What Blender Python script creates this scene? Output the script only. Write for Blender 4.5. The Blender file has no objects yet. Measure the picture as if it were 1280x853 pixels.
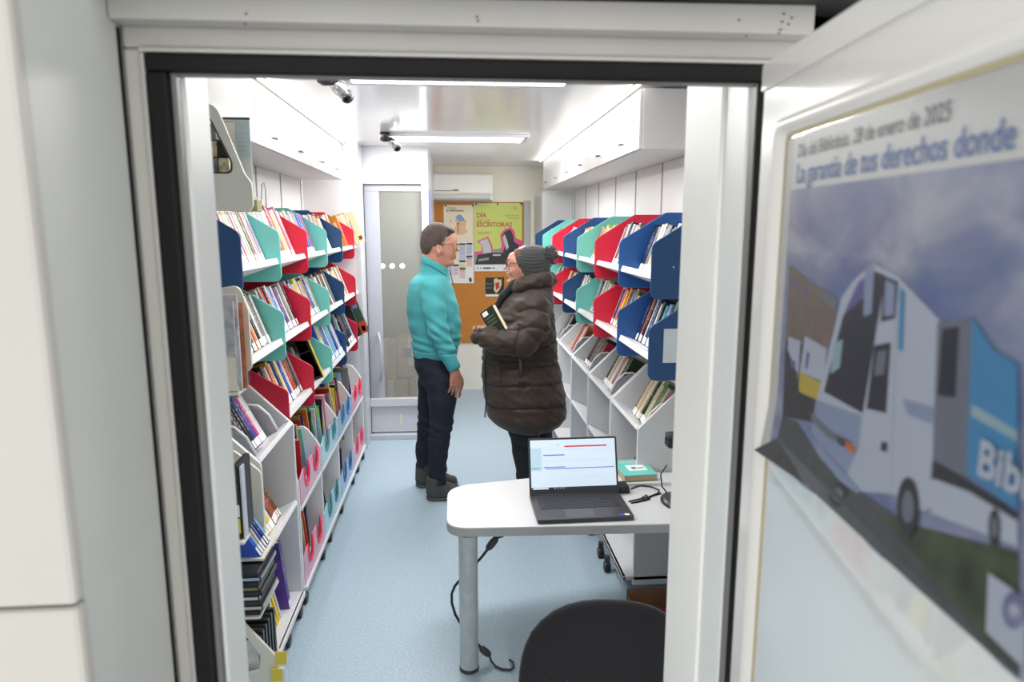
import bpy, math, random
import numpy as np
from mathutils import Vector, Matrix, Euler
random.seed(7)
C = bpy.context.scene.collection
R = math.radians
PI = math.pi

# ------------------------------------------------------------------ camera
H = 1.70
FPX = 850.0
PITCH = math.atan(142 / FPX)
YAW = math.atan(71 * math.cos(PITCH) / FPX)
cam_d = bpy.data.cameras.new('camera')
cam_d.sensor_width = 36.0
cam_d.lens = 36.0 * FPX / 1280.0
cam_d.clip_start = 0.02
cam_d.dof.use_dof = True
cam_d.dof.focus_distance = 3.6
cam_d.dof.aperture_fstop = 4.5
cam = bpy.data.objects.new('camera', cam_d)
C.objects.link(cam)
cam.location = (0, 0, H)
cam.rotation_euler = (PI / 2 - PITCH, 0, -YAW)
bpy.context.scene.camera = cam

# ------------------------------------------------------------------ world, exposure
sc = bpy.context.scene
sc.view_settings.view_transform = 'Standard'
sc.view_settings.look = 'None'
sc.view_settings.gamma = 1.0
sc.view_settings.exposure = 1.22
sc.view_settings.use_curve_mapping = False
sc.cycles.use_denoising = True
sc.cycles.max_bounces = 10
sc.cycles.diffuse_bounces = 6
sc.cycles.glossy_bounces = 4
sc.cycles.transparent_max_bounces = 12
sc.cycles.sample_clamp_indirect = 6.0
sc.cycles.caustics_reflective = False
sc.cycles.caustics_refractive = False
w = bpy.data.worlds.new('world'); sc.world = w
w.use_nodes = True
wn = w.node_tree.nodes['Background']
wn.inputs[0].default_value = (1.0, 0.985, 0.96, 1)
wn.inputs[1].default_value = 0.66
PANEL_W = 8.5      # watts of each ceiling panel
STRIP_W = 5.5       # watts of each LED strip
def area(name, loc, sx, sy, power, rot=(0, 0, 0), col=(1, 1, 1)):
    l = bpy.data.lights.new(name, 'AREA'); l.shape = 'RECTANGLE'
    l.size = sx; l.size_y = sy; l.energy = power; l.color = col
    o = bpy.data.objects.new(name, l); C.objects.link(o); o.location = loc; o.rotation_euler = rot
    return o

# ------------------------------------------------------------------ pixel helpers (authoring aid: photo pixel on a known plane -> place in the bus)
fw = Vector((math.sin(YAW) * math.cos(PITCH), math.cos(YAW) * math.cos(PITCH), -math.sin(PITCH)))
rt = Vector((math.cos(YAW), -math.sin(YAW), 0)); upv = rt.cross(fw)
def ray(x, y): return fw * FPX + rt * (x - 640) - upv * (y - 426.5)
def at(x, y, **k):
    (n, v), = k.items(); i = 'XYZ'.index(n); r = ray(x, y); o = Vector((0, 0, H))
    return o + r * ((v - o[i]) / r[i])
def P(x, y, Y): return at(x, y, Y=Y)

# ------------------------------------------------------------------ materials
MATS = {}
def srgb(c):
    return tuple(((v / 255) / 12.92 if v / 255 <= 0.04045 else ((v / 255 + 0.055) / 1.055) ** 2.4) for v in c)
def mat(name, rgb, rough=0.5, metal=0.0, spec=0.5, emit=0.0, noise=0.0, nscale=20.0, bump=0.0, bscale=60.0, alpha=1.0, sheen=0.0, coat=0.0, stretch=None):
    if name in MATS: return MATS[name]
    m = bpy.data.materials.new(name); m.use_nodes = True
    nt = m.node_tree; b = nt.nodes['Principled BSDF']
    c = (*srgb(rgb), 1)
    b.inputs['Base Color'].default_value = c
    b.inputs['Roughness'].default_value = rough
    b.inputs['Metallic'].default_value = metal
    b.inputs['Specular IOR Level'].default_value = spec
    b.inputs['Alpha'].default_value = alpha
    b.inputs['Sheen Weight'].default_value = sheen
    b.inputs['Coat Weight'].default_value = coat
    if emit:
        b.inputs['Emission Color'].default_value = c
        b.inputs['Emission Strength'].default_value = emit
    tc = None
    if noise or bump:
        tc = nt.nodes.new('ShaderNodeTexCoord'); src = tc.outputs['Object']
        if stretch:
            mp = nt.nodes.new('ShaderNodeMapping'); mp.inputs['Scale'].default_value = stretch
            nt.links.new(src, mp.inputs[0]); src = mp.outputs[0]
    if noise:
        n = nt.nodes.new('ShaderNodeTexNoise'); n.inputs['Scale'].default_value = nscale; n.inputs['Detail'].default_value = 4
        nt.links.new(src, n.inputs['Vector'])
        r = nt.nodes.new('ShaderNodeValToRGB')
        lo = [max(0, v * (1 - noise)) for v in c[:3]]; hi = [min(1, v * (1 + noise * .6)) for v in c[:3]]
        r.color_ramp.elements[0].color = (*lo, 1); r.color_ramp.elements[0].position = 0.3
        r.color_ramp.elements[1].color = (*hi, 1); r.color_ramp.elements[1].position = 0.7
        nt.links.new(n.outputs['Fac'], r.inputs[0]); nt.links.new(r.outputs[0], b.inputs['Base Color'])
    if bump:
        n2 = nt.nodes.new('ShaderNodeTexNoise'); n2.inputs['Scale'].default_value = bscale; n2.inputs['Detail'].default_value = 3
        nt.links.new(src, n2.inputs['Vector'])
        bp = nt.nodes.new('ShaderNodeBump'); bp.inputs['Strength'].default_value = bump; bp.inputs['Distance'].default_value = 0.01
        nt.links.new(n2.outputs['Fac'], bp.inputs['Height']); nt.links.new(bp.outputs[0], b.inputs['Normal'])
    MATS[name] = m
    return m
def glassy(name, rgb, clear=0.7, rough=0.15):
    """thin sheet: part see-through, part milky, with a gloss"""
    if name in MATS: return MATS[name]
    m = bpy.data.materials.new(name); m.use_nodes = True; nt = m.node_tree
    for n in list(nt.nodes): nt.nodes.remove(n)
    out = nt.nodes.new('ShaderNodeOutputMaterial')
    tr = nt.nodes.new('ShaderNodeBsdfTransparent'); pr = nt.nodes.new('ShaderNodeBsdfPrincipled'); mx = nt.nodes.new('ShaderNodeMixShader')
    pr.inputs['Base Color'].default_value = (*srgb(rgb), 1); pr.inputs['Roughness'].default_value = rough
    mx.inputs[0].default_value = clear
    nt.links.new(pr.outputs[0], mx.inputs[1]); nt.links.new(tr.outputs[0], mx.inputs[2]); nt.links.new(mx.outputs[0], out.inputs[0])
    MATS[name] = m
    return m

white = mat('white_laminate', (196, 195, 193), 0.35)
wallw = mat('white_wall_panel', (224, 223, 225), 0.3)
cream = mat('cream_wall', (248, 243, 228), 0.35)
ceilm = mat('glossy_white_ceiling', (240, 240, 242), 0.13, spec=0.8)
seamg = mat('grey_seam', (150, 150, 155), 0.5)
steel = mat('brushed_steel', (150, 150, 152), 0.3, 1.0)
chrome = mat('chrome', (210, 210, 215), 0.12, 1.0)
blackp = mat('black_plastic', (28, 28, 30), 0.4)
dgrey = mat('dark_grey_plastic', (62, 63, 66), 0.5)
cab = mat('cab_paint', (205, 204, 200), 0.4, noise=0.04, nscale=3)
shelfw = mat('white_shelf_metal', (226, 226, 228), 0.4)
navy = mat('navy_lacquer', (24, 72, 122), 0.42)
navyb = mat('blue_lacquer', (30, 84, 150), 0.42)
teal = mat('teal_lacquer', (112, 196, 186), 0.42)
red = mat('red_lacquer', (196, 20, 52), 0.42)

# ------------------------------------------------------------------ mesh builder
class MB:
    def __init__(s): s.v = []; s.f = []; s.m = []; s.cur = 0
    def mat(s, i): s.cur = i; return s
    def add(s, vs, fs):
        o = len(s.v); s.v += [tuple(v) for v in vs]
        for f in fs: s.f.append(tuple(i + o for i in f)); s.m.append(s.cur)
        return s
    def box(s, lo, hi, M=None):
        x0, y0, z0 = lo; x1, y1, z1 = hi
        vs = [(x0, y0, z0), (x1, y0, z0), (x1, y1, z0), (x0, y1, z0), (x0, y0, z1), (x1, y0, z1), (x1, y1, z1), (x0, y1, z1)]
        if M is not None: vs = [M @ Vector(v) for v in vs]
        return s.add(vs, [(0, 3, 2, 1), (4, 5, 6, 7), (0, 1, 5, 4), (1, 2, 6, 5), (2, 3, 7, 6), (3, 0, 4, 7)])
    def prism(s, poly, a, b, axis='Y', M=None):
        """extrude a 2-D outline between a and b along an axis; poly in the other two coordinates, in order"""
        n = len(poly)
        def v3(p, t):
            if axis == 'Y': return (p[0], t, p[1])
            if axis == 'X': return (t, p[0], p[1])
            return (p[0], p[1], t)
        vs = [v3(p, a) for p in poly] + [v3(p, b) for p in poly]
        if M is not None: vs = [M @ Vector(v) for v in vs]
        fs = [tuple(range(n)), tuple(range(2 * n - 1, n - 1, -1))] + [(i, i + n, (i + 1) % n + n, (i + 1) % n) for i in range(n)]
        return s.add(vs, fs)
    def ring(s, outer, inner, a, b, axis='Y', M=None):
        """flat ring between two outlines of equal count, extruded"""
        n = len(outer)
        def v3(p, t):
            if axis == 'Y': return (p[0], t, p[1])
            if axis == 'X': return (t, p[0], p[1])
            return (p[0], p[1], t)
        vs = [v3(p, a) for p in outer] + [v3(p, a) for p in inner] + [v3(p, b) for p in outer] + [v3(p, b) for p in inner]
        if M is not None: vs = [M @ Vector(v) for v in vs]
        fs = []
        for i in range(n):
            j = (i + 1) % n
            fs += [(i, j, j + n, i + n), (i + 2 * n, i + 3 * n, j + 3 * n, j + 2 * n), (i, i + 2 * n, j + 2 * n, j), (i + n, j + n, j + 3 * n, i + 3 * n)]
        return s.add(vs, fs)
    def tube(s, pts, r, n=10, closed=False):
        pts = [Vector(p) for p in pts]; rs = r if isinstance(r, (list, tuple)) else [r] * len(pts)
        rings = []; prev = None
        for i, p in enumerate(pts):
            if closed: t = pts[(i + 1) % len(pts)] - pts[i - 1]
            else: t = pts[min(i + 1, len(pts) - 1)] - pts[max(i - 1, 0)]
            t.normalize()
            if prev is None:
                a = Vector((0, 0, 1)) if abs(t.z) < .9 else Vector((1, 0, 0)); u = t.cross(a).normalized()
            else: u = (prev - t * prev.dot(t)).normalized()
            prev = u; q = t.cross(u)
            rings.append([p + (u * math.cos(2 * PI * k / n) + q * math.sin(2 * PI * k / n)) * rs[i] for k in range(n)])
        vs = [v for g in rings for v in g]; fs = []
        L = len(pts)
        for i in range(L if closed else L - 1):
            j = (i + 1) % L
            for k in range(n): fs.append((i * n + k, i * n + (k + 1) % n, j * n + (k + 1) % n, j * n + k))
        if not closed: fs += [tuple(range(n - 1, -1, -1)), tuple((L - 1) * n + k for k in range(n))]
        return s.add(vs, fs)
    def lathe(s, prof, c, n=24, axis='Z'):
        vs = []; fs = []
        for r, h in prof:
            for k in range(n):
                a = 2 * PI * k / n; x, y = r * math.cos(a), r * math.sin(a)
                vs.append(Vector(c) + (Vector((x, y, h)) if axis == 'Z' else Vector((x, h, y)) if axis == 'Y' else Vector((h, x, y))))
        for i in range(len(prof) - 1):
            for k in range(n): fs.append((i * n + k, i * n + (k + 1) % n, (i + 1) * n + (k + 1) % n, (i + 1) * n + k))
        fs += [tuple(range(n - 1, -1, -1)), tuple((len(prof) - 1) * n + k for k in range(n))]
        return s.add(vs, fs)
    def ell(s, c, r, n=16, m=10, M=None):
        vs = [(c[0], c[1], c[2] + r[2])]
        for i in range(1, m):
            t = PI * i / m
            for k in range(n):
                a = 2 * PI * k / n
                vs.append((c[0] + r[0] * math.sin(t) * math.cos(a), c[1] + r[1] * math.sin(t) * math.sin(a), c[2] + r[2] * math.cos(t)))
        vs.append((c[0], c[1], c[2] - r[2])); fs = []
        for k in range(n): fs.append((0, 1 + k, 1 + (k + 1) % n)); fs.append((len(vs) - 1, 1 + (m - 2) * n + (k + 1) % n, 1 + (m - 2) * n + k))
        for i in range(m - 2):
            for k in range(n): fs.append((1 + i * n + k, 1 + (i + 1) * n + k, 1 + (i + 1) * n + (k + 1) % n, 1 + i * n + (k + 1) % n))
        if M is not None: vs = [M @ Vector(v) for v in vs]
        return s.add(vs, fs)
    def text(s, body, size, M, width=None, bold=0.0, align='LEFT'):
        """flat lettering laid by matrix M (x along the line, y up)"""
        cu = bpy.data.curves.new('lettering', 'FONT'); cu.body = body; cu.size = size; cu.offset = bold; cu.resolution_u = 3; cu.align_x = align
        o = bpy.data.objects.new('lettering', cu); me = o.to_mesh()
        vs = [Vector(v.co) for v in me.vertices]; fs = [tuple(p.vertices) for p in me.polygons]
        if width and vs:
            x0 = min(v.x for v in vs); x1 = max(v.x for v in vs); k = width / max(1e-6, x1 - x0)
            for v in vs: v.x = (v.x - x0) * k if align == 'LEFT' else v.x * k
        s.add([M @ v for v in vs], fs)
        o.to_mesh_clear(); bpy.data.objects.remove(o); bpy.data.curves.remove(cu)
        return s
    def build(s, name, mats, parent=None, bevel=0.0, smooth=False, seg=2, local=None):
        me = bpy.data.meshes.new(name)
        me.from_pydata([tuple(v) for v in s.v], [], s.f)
        if not isinstance(mats, (list, tuple)): mats = [mats]
        for m in mats: me.materials.append(m)
        me.polygons.foreach_set('material_index', s.m)
        if smooth: me.polygons.foreach_set('use_smooth', [True] * len(me.polygons))
        me.update()
        import bmesh
        bm = bmesh.new(); bm.from_mesh(me); bmesh.ops.recalc_face_normals(bm, faces=bm.faces); bm.to_mesh(me); bm.free()
        o = bpy.data.objects.new(name, me); C.objects.link(o)
        if parent:
            o.parent = parent
            if local is None: o.matrix_parent_inverse = parent.matrix_basis.inverted()
        if bevel:
            b = o.modifiers.new('bevel', 'BEVEL'); b.width = bevel; b.segments = seg; b.limit_method = 'ANGLE'; b.angle_limit = R(40)
            b.harden_normals = False
            if smooth: pass
        return o
def roundpoly(pts, n=5):
    """corner list (x, y, radius) -> outline with rounded corners"""
    out = []; L = len(pts)
    for i in range(L):
        p = Vector(pts[i][:2]); r = pts[i][2] if len(pts[i]) > 2 else 0
        if r <= 0: out.append(tuple(p)); continue
        a = (Vector(pts[i - 1][:2]) - p); b = (Vector(pts[(i + 1) % L][:2]) - p)
        a2 = a.normalized(); b2 = b.normalized()
        ang = math.acos(max(-1, min(1, a2.dot(b2)))); d = min(r / math.tan(ang / 2), a.length * .49, b.length * .49)
        s0 = p + a2 * d; s1 = p + b2 * d
        for k in range(n + 1):
            t = k / n; out.append(tuple(s0 * (1 - t) ** 2 + p * 2 * t * (1 - t) + s1 * t * t))
    return out
def tag(o, label=None, cat=None, group=None, kind=None):
    if label: o['label'] = label
    if cat: o['category'] = cat
    if group: o['group'] = group
    if kind: o['kind'] = kind
    return o
def thing(name, label, cat, loc=(0, 0, 0), group=None, rot=(0, 0, 0)):
    o = bpy.data.objects.new(name, None); C.objects.link(o); o.empty_display_size = .05
    o.location = loc; o.rotation_euler = rot
    bpy.context.view_layer.update()
    return tag(o, label, cat, group)
def struct(o, label=None):
    o['kind'] = 'structure'
    if label: o['label'] = label
    return o
ORD = ['first', 'second', 'third', 'fourth', 'fifth', 'sixth', 'seventh', 'eighth', 'ninth', 'tenth', 'eleventh', 'twelfth',
       'thirteenth', 'fourteenth', 'fifteenth', 'sixteenth', 'seventeenth', 'eighteenth', 'nineteenth', 'twentieth', 'twenty-first', 'twenty-second', 'twenty-third', 'twenty-fourth']
# ================================================================== STRUCTURE
# floor: pale blue speckled vinyl
fm = bpy.data.materials.new('blue_vinyl_floor'); fm.use_nodes = True
nt = fm.node_tree; b = nt.nodes['Principled BSDF']; b.inputs['Roughness'].default_value = 0.38
tc = nt.nodes.new('ShaderNodeTexCoord')
n1 = nt.nodes.new('ShaderNodeTexNoise'); n1.inputs['Scale'].default_value = 90; n1.inputs['Detail'].default_value = 5
n2 = nt.nodes.new('ShaderNodeTexVoronoi'); n2.inputs['Scale'].default_value = 14
n3 = nt.nodes.new('ShaderNodeTexNoise'); n3.inputs['Scale'].default_value = 2.5
r1 = nt.nodes.new('ShaderNodeValToRGB'); r1.color_ramp.elements[0].position = .35; r1.color_ramp.elements[1].position = .65
r1.color_ramp.elements[0].color = (*srgb((165, 187, 202)), 1); r1.color_ramp.elements[1].color = (*srgb((183, 203, 215)), 1)
r2 = nt.nodes.new('ShaderNodeValToRGB'); r2.color_ramp.elements[0].position = .035; r2.color_ramp.elements[1].position = .06
r2.color_ramp.elements[0].color = (.55, .57, .6, 1); r2.color_ramp.elements[1].color = (1, 1, 1, 1)
mx = nt.nodes.new('ShaderNodeMix'); mx.data_type = 'RGBA'; mx.blend_type = 'MULTIPLY'; mx.inputs[0].default_value = .5
for n in (n1, n2, n3): nt.links.new(tc.outputs['Object'], n.inputs['Vector'])
nt.links.new(n1.outputs['Fac'], r1.inputs[0]); nt.links.new(n2.outputs['Distance'], r2.inputs[0])
nt.links.new(r1.outputs[0], mx.inputs[6]); nt.links.new(r2.outputs[0], mx.inputs[7]); nt.links.new(mx.outputs[2], b.inputs['Base Color'])
struct(MB().box((-1.14, .6, -.05), (1.14, 7.12, 0)).build('floor', fm))

def seam_wall(name, x0, x1, xs, seams, sgn):
    m = MB(); m.box((min(x0, x1), .95, 0), (max(x0, x1), 7.1, 2.33)); m.cur = 1
    for y in seams: m.box((min(xs, xs - sgn * .003), y - .009, 1.0), (max(xs, xs - sgn * .003), y + .009, 2.05))
    return struct(m.build(name, [wallw, seamg]))
seam_wall('wall_left', -1.14, -1.1, -1.1, [2.4, 2.93, 3.45, 3.98, 4.52, 5.09], -1)
seam_wall('wall_right', 1.1, 1.14, 1.1, [2.57, 3.1, 3.625, 4.16, 4.69, 5.245, 5.77, 6.3], 1)
struct(MB().box((-1.14, 7.06, 0), (1.14, 7.12, 2.33)).build('wall_back', cream))
struct(MB().box((-1.14, 1.0, 2.31), (1.14, 7.12, 2.36)).build('ceiling', ceilm))
# thin joint lines in the ceiling
# front wall of the van box: left block, right block, above the door
jamb = mat('jamb_aluminium', (218, 222, 221), 0.35, metal=0.0, spec=.6)
jamb2 = mat('jamb_panel', (240, 240, 235), 0.4)
struct(MB().box((-1.14, .955, 0), (-.347, 1.045, 2.36)).build('wall_front_left', jamb, bevel=.004))
struct(MB().box((.408, .955, 0), (1.14, 1.035, 2.36)).build('wall_front_right', jamb, bevel=.003))
struct(MB().box((.403, 1.036, 0), (1.1, 1.205, 2.31)).build('wall_front_inner', jamb2, bevel=.004))
struct(MB().box((-1.14, .955, 1.928), (1.14, 1.03, 2.36)).build('wall_front_above', jamb))
# glossy end wall between the left racks and the glass door, cabin in the far left corner
struct(MB().box((-1.1, 5.16, 0), (-.735, 5.2, 2.31)).build('wall_rack_end', wallw))
cabw = mat('cabin_white', (208, 208, 213), 0.3)
struct(MB().box((-.235, 5.46, 0), (-.205, 7.06, 2.31)).build('wall_cabin_side', cabw))
struct(MB().box((-.735, 5.16, 0), (-.70, 5.46, 2.31)).build('wall_cabin_return', cabw))
cbk = mat('cabin_back', (176, 172, 158), 0.6)
struct(MB().box((-1.1, 6.9, 0), (-.235, 6.93, 2.31)).build('wall_cabin_back', cbk))
# ---- door_1: white framed glass door
d1 = bpy.data.objects.new('door_1', None); C.objects.link(d1); d1.location = (-.47, 5.43, 0); bpy.context.view_layer.update()
struct(d1, 'white framed glass door at the far left end of the aisle')
X0, X1 = -.73, -.205; gx0, gx1 = -.70, -.258; gz0, gz1 = .335, 2.03
m = MB()
m.box((X0, 5.40, gz1), (X1, 5.46, 2.31)).box((gx1, 5.40, .03), (X1, 5.46, gz1)).box((X0, 5.40, .03), (gx0 + .0, 5.46, gz1)).box((gx0, 5.40, .27), (gx1, 5.46, gz0))
m.build('door_frame', cabw, d1, bevel=.004)
MB().box((gx0, 5.425, .05), (gx1, 5.45, .27)).build('lower_panel', cabw, d1, bevel=.003)
MB().box((-.74, 5.37, 0), (-.2, 5.46, .04)).build('threshold', mat('threshold_grey', (196, 200, 206), .4), d1, bevel=.004)
MB().box((gx0, 5.435, gz0), (-.585, 5.455, 1.975)).box((gx0, 5.435, 1.975), (gx1, 5.455, gz1)).build('inner_frame', mat('inner_frame_white', (172, 174, 184), .35), d1, bevel=.003)
m = MB().box((-.585, 5.442, gz0), (gx1, 5.448, 1.975))
m.cur = 1
for x in (-.574, -.499, -.42): m.lathe([(0.0, -.002), (.022, -.002), (.022, 0), (0, 0)], (x, 5.441, 1.40), 16, 'Y')
m.build('glass_pane', [glassy('frosted_glass', (186, 187, 179), .70, .12), mat('white_dot', (240, 240, 240), .5)], d1)
m = MB().tube([P(473, 416, 5.38), P(475.5, 428, 5.355), P(476.5, 445, 5.35), P(477, 462, 5.355), P(475.5, 475, 5.38)], .011, 8)
m.tube([P(473, 417, 5.38), P(473, 417, 5.42)], .012, 8).tube([P(475.5, 474, 5.38), P(475.5, 474, 5.42)], .012, 8)
m.build('handle', mat('grey_handle', (176, 176, 182), .35), d1, smooth=True)
m = MB().box((-.47, 5.421, .11), (-.455, 5.424, .2)).build('tape_mark', mat('yellowed_tape', (235, 228, 195), .6), d1)
# blue-white post at the corner of the cabin
struct(MB().box((-.204, 5.44, 1.63), (-.19, 5.46, 1.99)).build('trim_1', mat('slate_trim', (96, 104, 150), .4)))
# cardboard boxes behind the glass door
card = mat('cardboard', (196, 168, 132), .8, noise=.12, nscale=8)
tape = mat('parcel_tape', (222, 214, 190), .35)
def carton(x0, x1, y0, y1, z0, z1, label, extra=None):
    t = thing('cardboard_box', label, 'box', ((x0 + x1) / 2, (y0 + y1) / 2, z0))
    MB().box((x0, y0, z0), (x1, y1, z1)).build('box_body', card, t, bevel=.004)
    MB().box(((x0 + x1) / 2 - .025, y0 - .001, z0 + .3 * (z1 - z0)), ((x0 + x1) / 2 + .025, y0, z1)).box(((x0 + x1) / 2 - .025, y0 - .001, z1), ((x0 + x1) / 2 + .025, y1, z1 + .001)).build('packing_tape', tape, t)
    if extra: extra(t)
    return t
carton(-.72, -.42, 5.75, 6.1, 0, .40, 'large cardboard box at the bottom left behind the glass door')
carton(-.40, -.25, 5.75, 6.1, 0, .42, 'cardboard box at the bottom right behind the glass door')
def bl(t): MB().box((-.46, 5.797, .60), (-.39, 5.80, .68)).build('label', mat('blue_print', (60, 100, 180), .5), t)
carton(-.74, -.52, 5.78, 6.05, .405, .73, 'cardboard box stacked at the upper left behind the glass door')
carton(-.51, -.28, 5.8, 6.05, .425, .76, 'cardboard box with a blue label stacked behind the glass door', bl)

# ---- tall cupboard in the far right corner, steel strip beside the cork board
t = thing('tall_cupboard', 'tall white cupboard in the far right corner behind the shelves', 'cupboard', (.95, 6.75, 0))
MB().box((.815, 6.43, .05), (1.098, 7.055, 2.03)).build('body', mat('cupboard_white', (226, 226, 224), .4), t, bevel=.003)
MB().box((.809, 6.45, .08), (.814, 7.04, 2.0)).build('door', white, t, bevel=.002)
MB().box((.83, 6.45, 0), (1.09, 7.04, .05)).build('plinth', mat('plinth_grey', (190, 190, 190), .5), t)
struct(MB().box((.70, 7.03, .45), (.765, 7.06, 1.97)).build('trim_2', mat('grey_strip', (188, 188, 186), .4), bevel=.004))

# ---- overhead cupboards
def overhead(side, y0, y1, knobs, name):
    s = side
    t = thing('overhead_cupboard', 'long white overhead cupboard above the %s racks' % name, 'cupboard', (s * .95, y0, 2.035))
    a, bb = sorted((s * .812, s * 1.098))
    MB().box((a, y0, 2.035), (bb, y1, 2.288)).build('body', white, t, bevel=.002)
    seams = [y0 + .002] + [(knobs[i] + knobs[i + 1]) / 2 for i in range(len(knobs) - 1)] + [y1 - .002]
    for i, k in enumerate(knobs):
        a, bb = sorted((s * .797, s * .811))
        d = MB().box((a, seams[i] + .0015, 2.037), (bb, seams[i + 1] - .0015, 2.284)).build('door', white, t, bevel=.0015)
        MB().lathe([(.004, 0), (.004, -s * .01), (.008, -s * .012), (.008, -s * .02), (.003, -s * .022)], (s * .797, k, 2.088), 12, 'X').build('knob', steel, d, smooth=True)
    return t
overhead(1, 2.985, 6.25, [3.28, 3.81, 4.346, 4.889, 5.428, 5.995], 'right')
overhead(-1, 2.3, 5.05, [2.66, 3.184, 3.709, 4.278, 4.79], 'left')
# LED strips in the gap between the overhead cupboards and the ceiling
led = mat('led_strip', (255, 250, 238), emit=4)
for s, y0, y1, nm in ((1, 2.9, 6.42, 'right'), (-1, 2.4, 5.12, 'left')):
    t = thing('led_strip_light', 'glowing LED strip along the ceiling above the %s overhead cupboard' % nm, 'strip light', (s * .79, y0, 2.3), 'ceiling LED strips')
    MB().box((s * .79 - .006, y0, 2.2975), (s * .79 + .006, y1, 2.305)).build('diffuser', led, t)
    MB().box((s * .79 - .014, y0, 2.3055), (s * .79 + .014, y1, 2.3095)).build('channel', steel, t)
    l = area('strip_lamp', (s * .782, (y0 + y1) / 2, 2.296), .012, y1 - y0, STRIP_W, (0, s * R(68), 0), (1, .97, .9)); l.parent = t; l.matrix_parent_inverse = t.matrix_basis.inverted()
# ceiling light panels
dif = mat('light_diffuser', (255, 255, 255), emit=2.2)
for y0, y1, lab in ((2.66, 3.02, 'flat ceiling light panel nearest the doorway'), (4.69, 4.99, 'flat ceiling light panel halfway down the aisle')):
    t = thing('ceiling_light', lab, 'ceiling light', (.02, (y0 + y1) / 2, 2.31), 'ceiling light panels')
    o = [(-.45, y0 - .03), (.50, y0 - .03), (.50, y1 + .03), (-.45, y1 + .03)]
    i = [(-.42, y0), (.47, y0), (.47, y1), (-.42, y1)]
    MB().ring(o, i, 2.292, 2.3095, 'Z').build('frame', mat('light_frame', (205, 206, 212), .3), t, bevel=.003)
    MB().box((-.42, y0, 2.295), (.47, y1, 2.306)).build('diffuser', dif, t)
    l = area('panel_lamp', (.025, (y0 + y1) / 2, 2.288), .88, y1 - y0, PANEL_W * (.85 if y0 < 4 else 1.5))
    l.parent = t; l.matrix_parent_inverse = t.matrix_basis.inverted()
# two small swivel spotlights on the ceiling
for (bx, by, lab) in ((-.447, 4.62, 'small black and chrome swivel fixture beside the far ceiling light'), (-.50, 2.84, 'black and chrome swivel fixture near the top edge of the doorway')):
    t = thing('swivel_fixture', lab, 'ceiling fixture', (bx, by, 2.31), 'swivel ceiling fixtures')
    MB().lathe([(.030, 0), (.034, -.02), (.031, -.05), (.012, -.06)], (bx, by, 2.309), 16).build('base', blackp, t, smooth=True)
    MB().tube([(bx + .01, by, 2.272), (bx + .035, by + .03, 2.262), (bx + .05, by + .05, 2.255)], .008, 8).tube([(bx + .025, by - .01, 2.275), (bx + .07, by + .02, 2.262)], .004, 6).build('arm', blackp, t, smooth=True)
    MB().tube([(bx + .03, by + .01, 2.262), (bx + .045, by + .05, 2.247), (bx + .070, by + .10, 2.225)], [.022, .027, .024], 14).build('barrel', chrome, t, smooth=True)
    MB().tube([(bx + .069, by + .098, 2.226), (bx + .075, by + .108, 2.221)], [.029, .025], 14).build('cap', blackp, t, smooth=True)
# glossy black ceiling edge joint + back cornice are left to the reflections

# ---- wall air conditioner
t = thing('air_conditioner', 'white wall air conditioner above the cork board', 'air conditioner', (.05, 6.95, 1.98))
a = P(538, 250, 6.85); bq = P(616, 215, 6.85)
x0, x1, z0, z1 = a.x, bq.x, a.z, bq.z
MB().prism(roundpoly([(6.85, z1 - .02, .03), (7.055, z1, 0), (7.055, z0, 0), (6.88, z0 + .0, .02), (6.84, z0 + .07, .02)]), x0, x1, 'X').build('body', mat('ac_white', (240, 238, 230), .3), t, bevel=.004)
MB().box((x0 + .03, 6.825, z0 + .012), (x1 - .03, 6.845, z0 + .05)).build('louvre', mat('ac_louvre', (205, 203, 196), .3), t, bevel=.003)
for xx in (x0, x1 - .03): MB().box((xx, 6.82, z0), (xx + .03, 6.86, z0 + .065)).build('end_cap', mat('ac_cap', (222, 222, 214), .35), t, bevel=.004)
MB().box((x0 + .03, 6.834, z0 + .085), (x0 + .28, 6.838, z0 + .09)).box((x0 + .22, 6.834, z0 + .095), (x0 + .27, 6.838, z0 + .101)).build('trim_line', dgrey, t)

# ---- cork board and posters
YB = 7.058
cork = mat('cork', (206, 134, 62), .85, noise=.10, nscale=60, bump=.15, bscale=200)
t = thing('cork_board', 'large orange-brown cork board covering the back wall', 'notice board', (.24, YB, .5))
p0 = P(544, 429, 7.04); p1 = P(653, 253, 7.04)
MB().box((p0.x, 7.035, p0.z), (p1.x + .01, YB, p1.z)).build('cork_panel', cork, t)
MB().box((p0.x - .008, 7.028, p0.z - .0), (p0.x, YB, p1.z + .008)).box((p0.x, 7.028, p1.z), (p1.x + .018, YB, p1.z + .008)).build('frame', mat('board_edge', (232, 226, 214), .4), t)
YC = 7.03
def pq(mb, pts, Y, mi): 
    mb.cur = mi; mb.add([P(x, y, Y) for x, y in pts], [tuple(range(len(pts)))]); return mb
def TM(x, y, Y):
    p = P(x, y, Y); return Matrix.Translation(p) @ Matrix.Rotation(PI / 2, 4, 'X')
pc = [mat('paper_cream', (240, 226, 200), .6), mat('ink_dark', (60, 62, 66), .6), mat('paper_lilac', (206, 204, 226), .6), mat('paper_pink', (240, 214, 214), .6),
      mat('paper_yellow', (240, 232, 180), .6), mat('paper_peach', (244, 214, 190), .6), mat('ink_skin', (232, 190, 150), .6), mat('ink_blue', (130, 165, 205), .6), mat('ink_red', (170, 60, 60), .6), mat('paper_white', (240, 238, 236), .6)]
t = thing('poster', 'cream events poster with a drawn hand and month calendars', 'poster', P(574, 300, YC), 'posters on the cork board')
m = MB(); m.cur = 9; m.box(tuple(P(556, 354.5, YC)), tuple(P(591.5, 256.5, YC) + Vector((0, .0015, 0))))
Y1 = YC - .001
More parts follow.
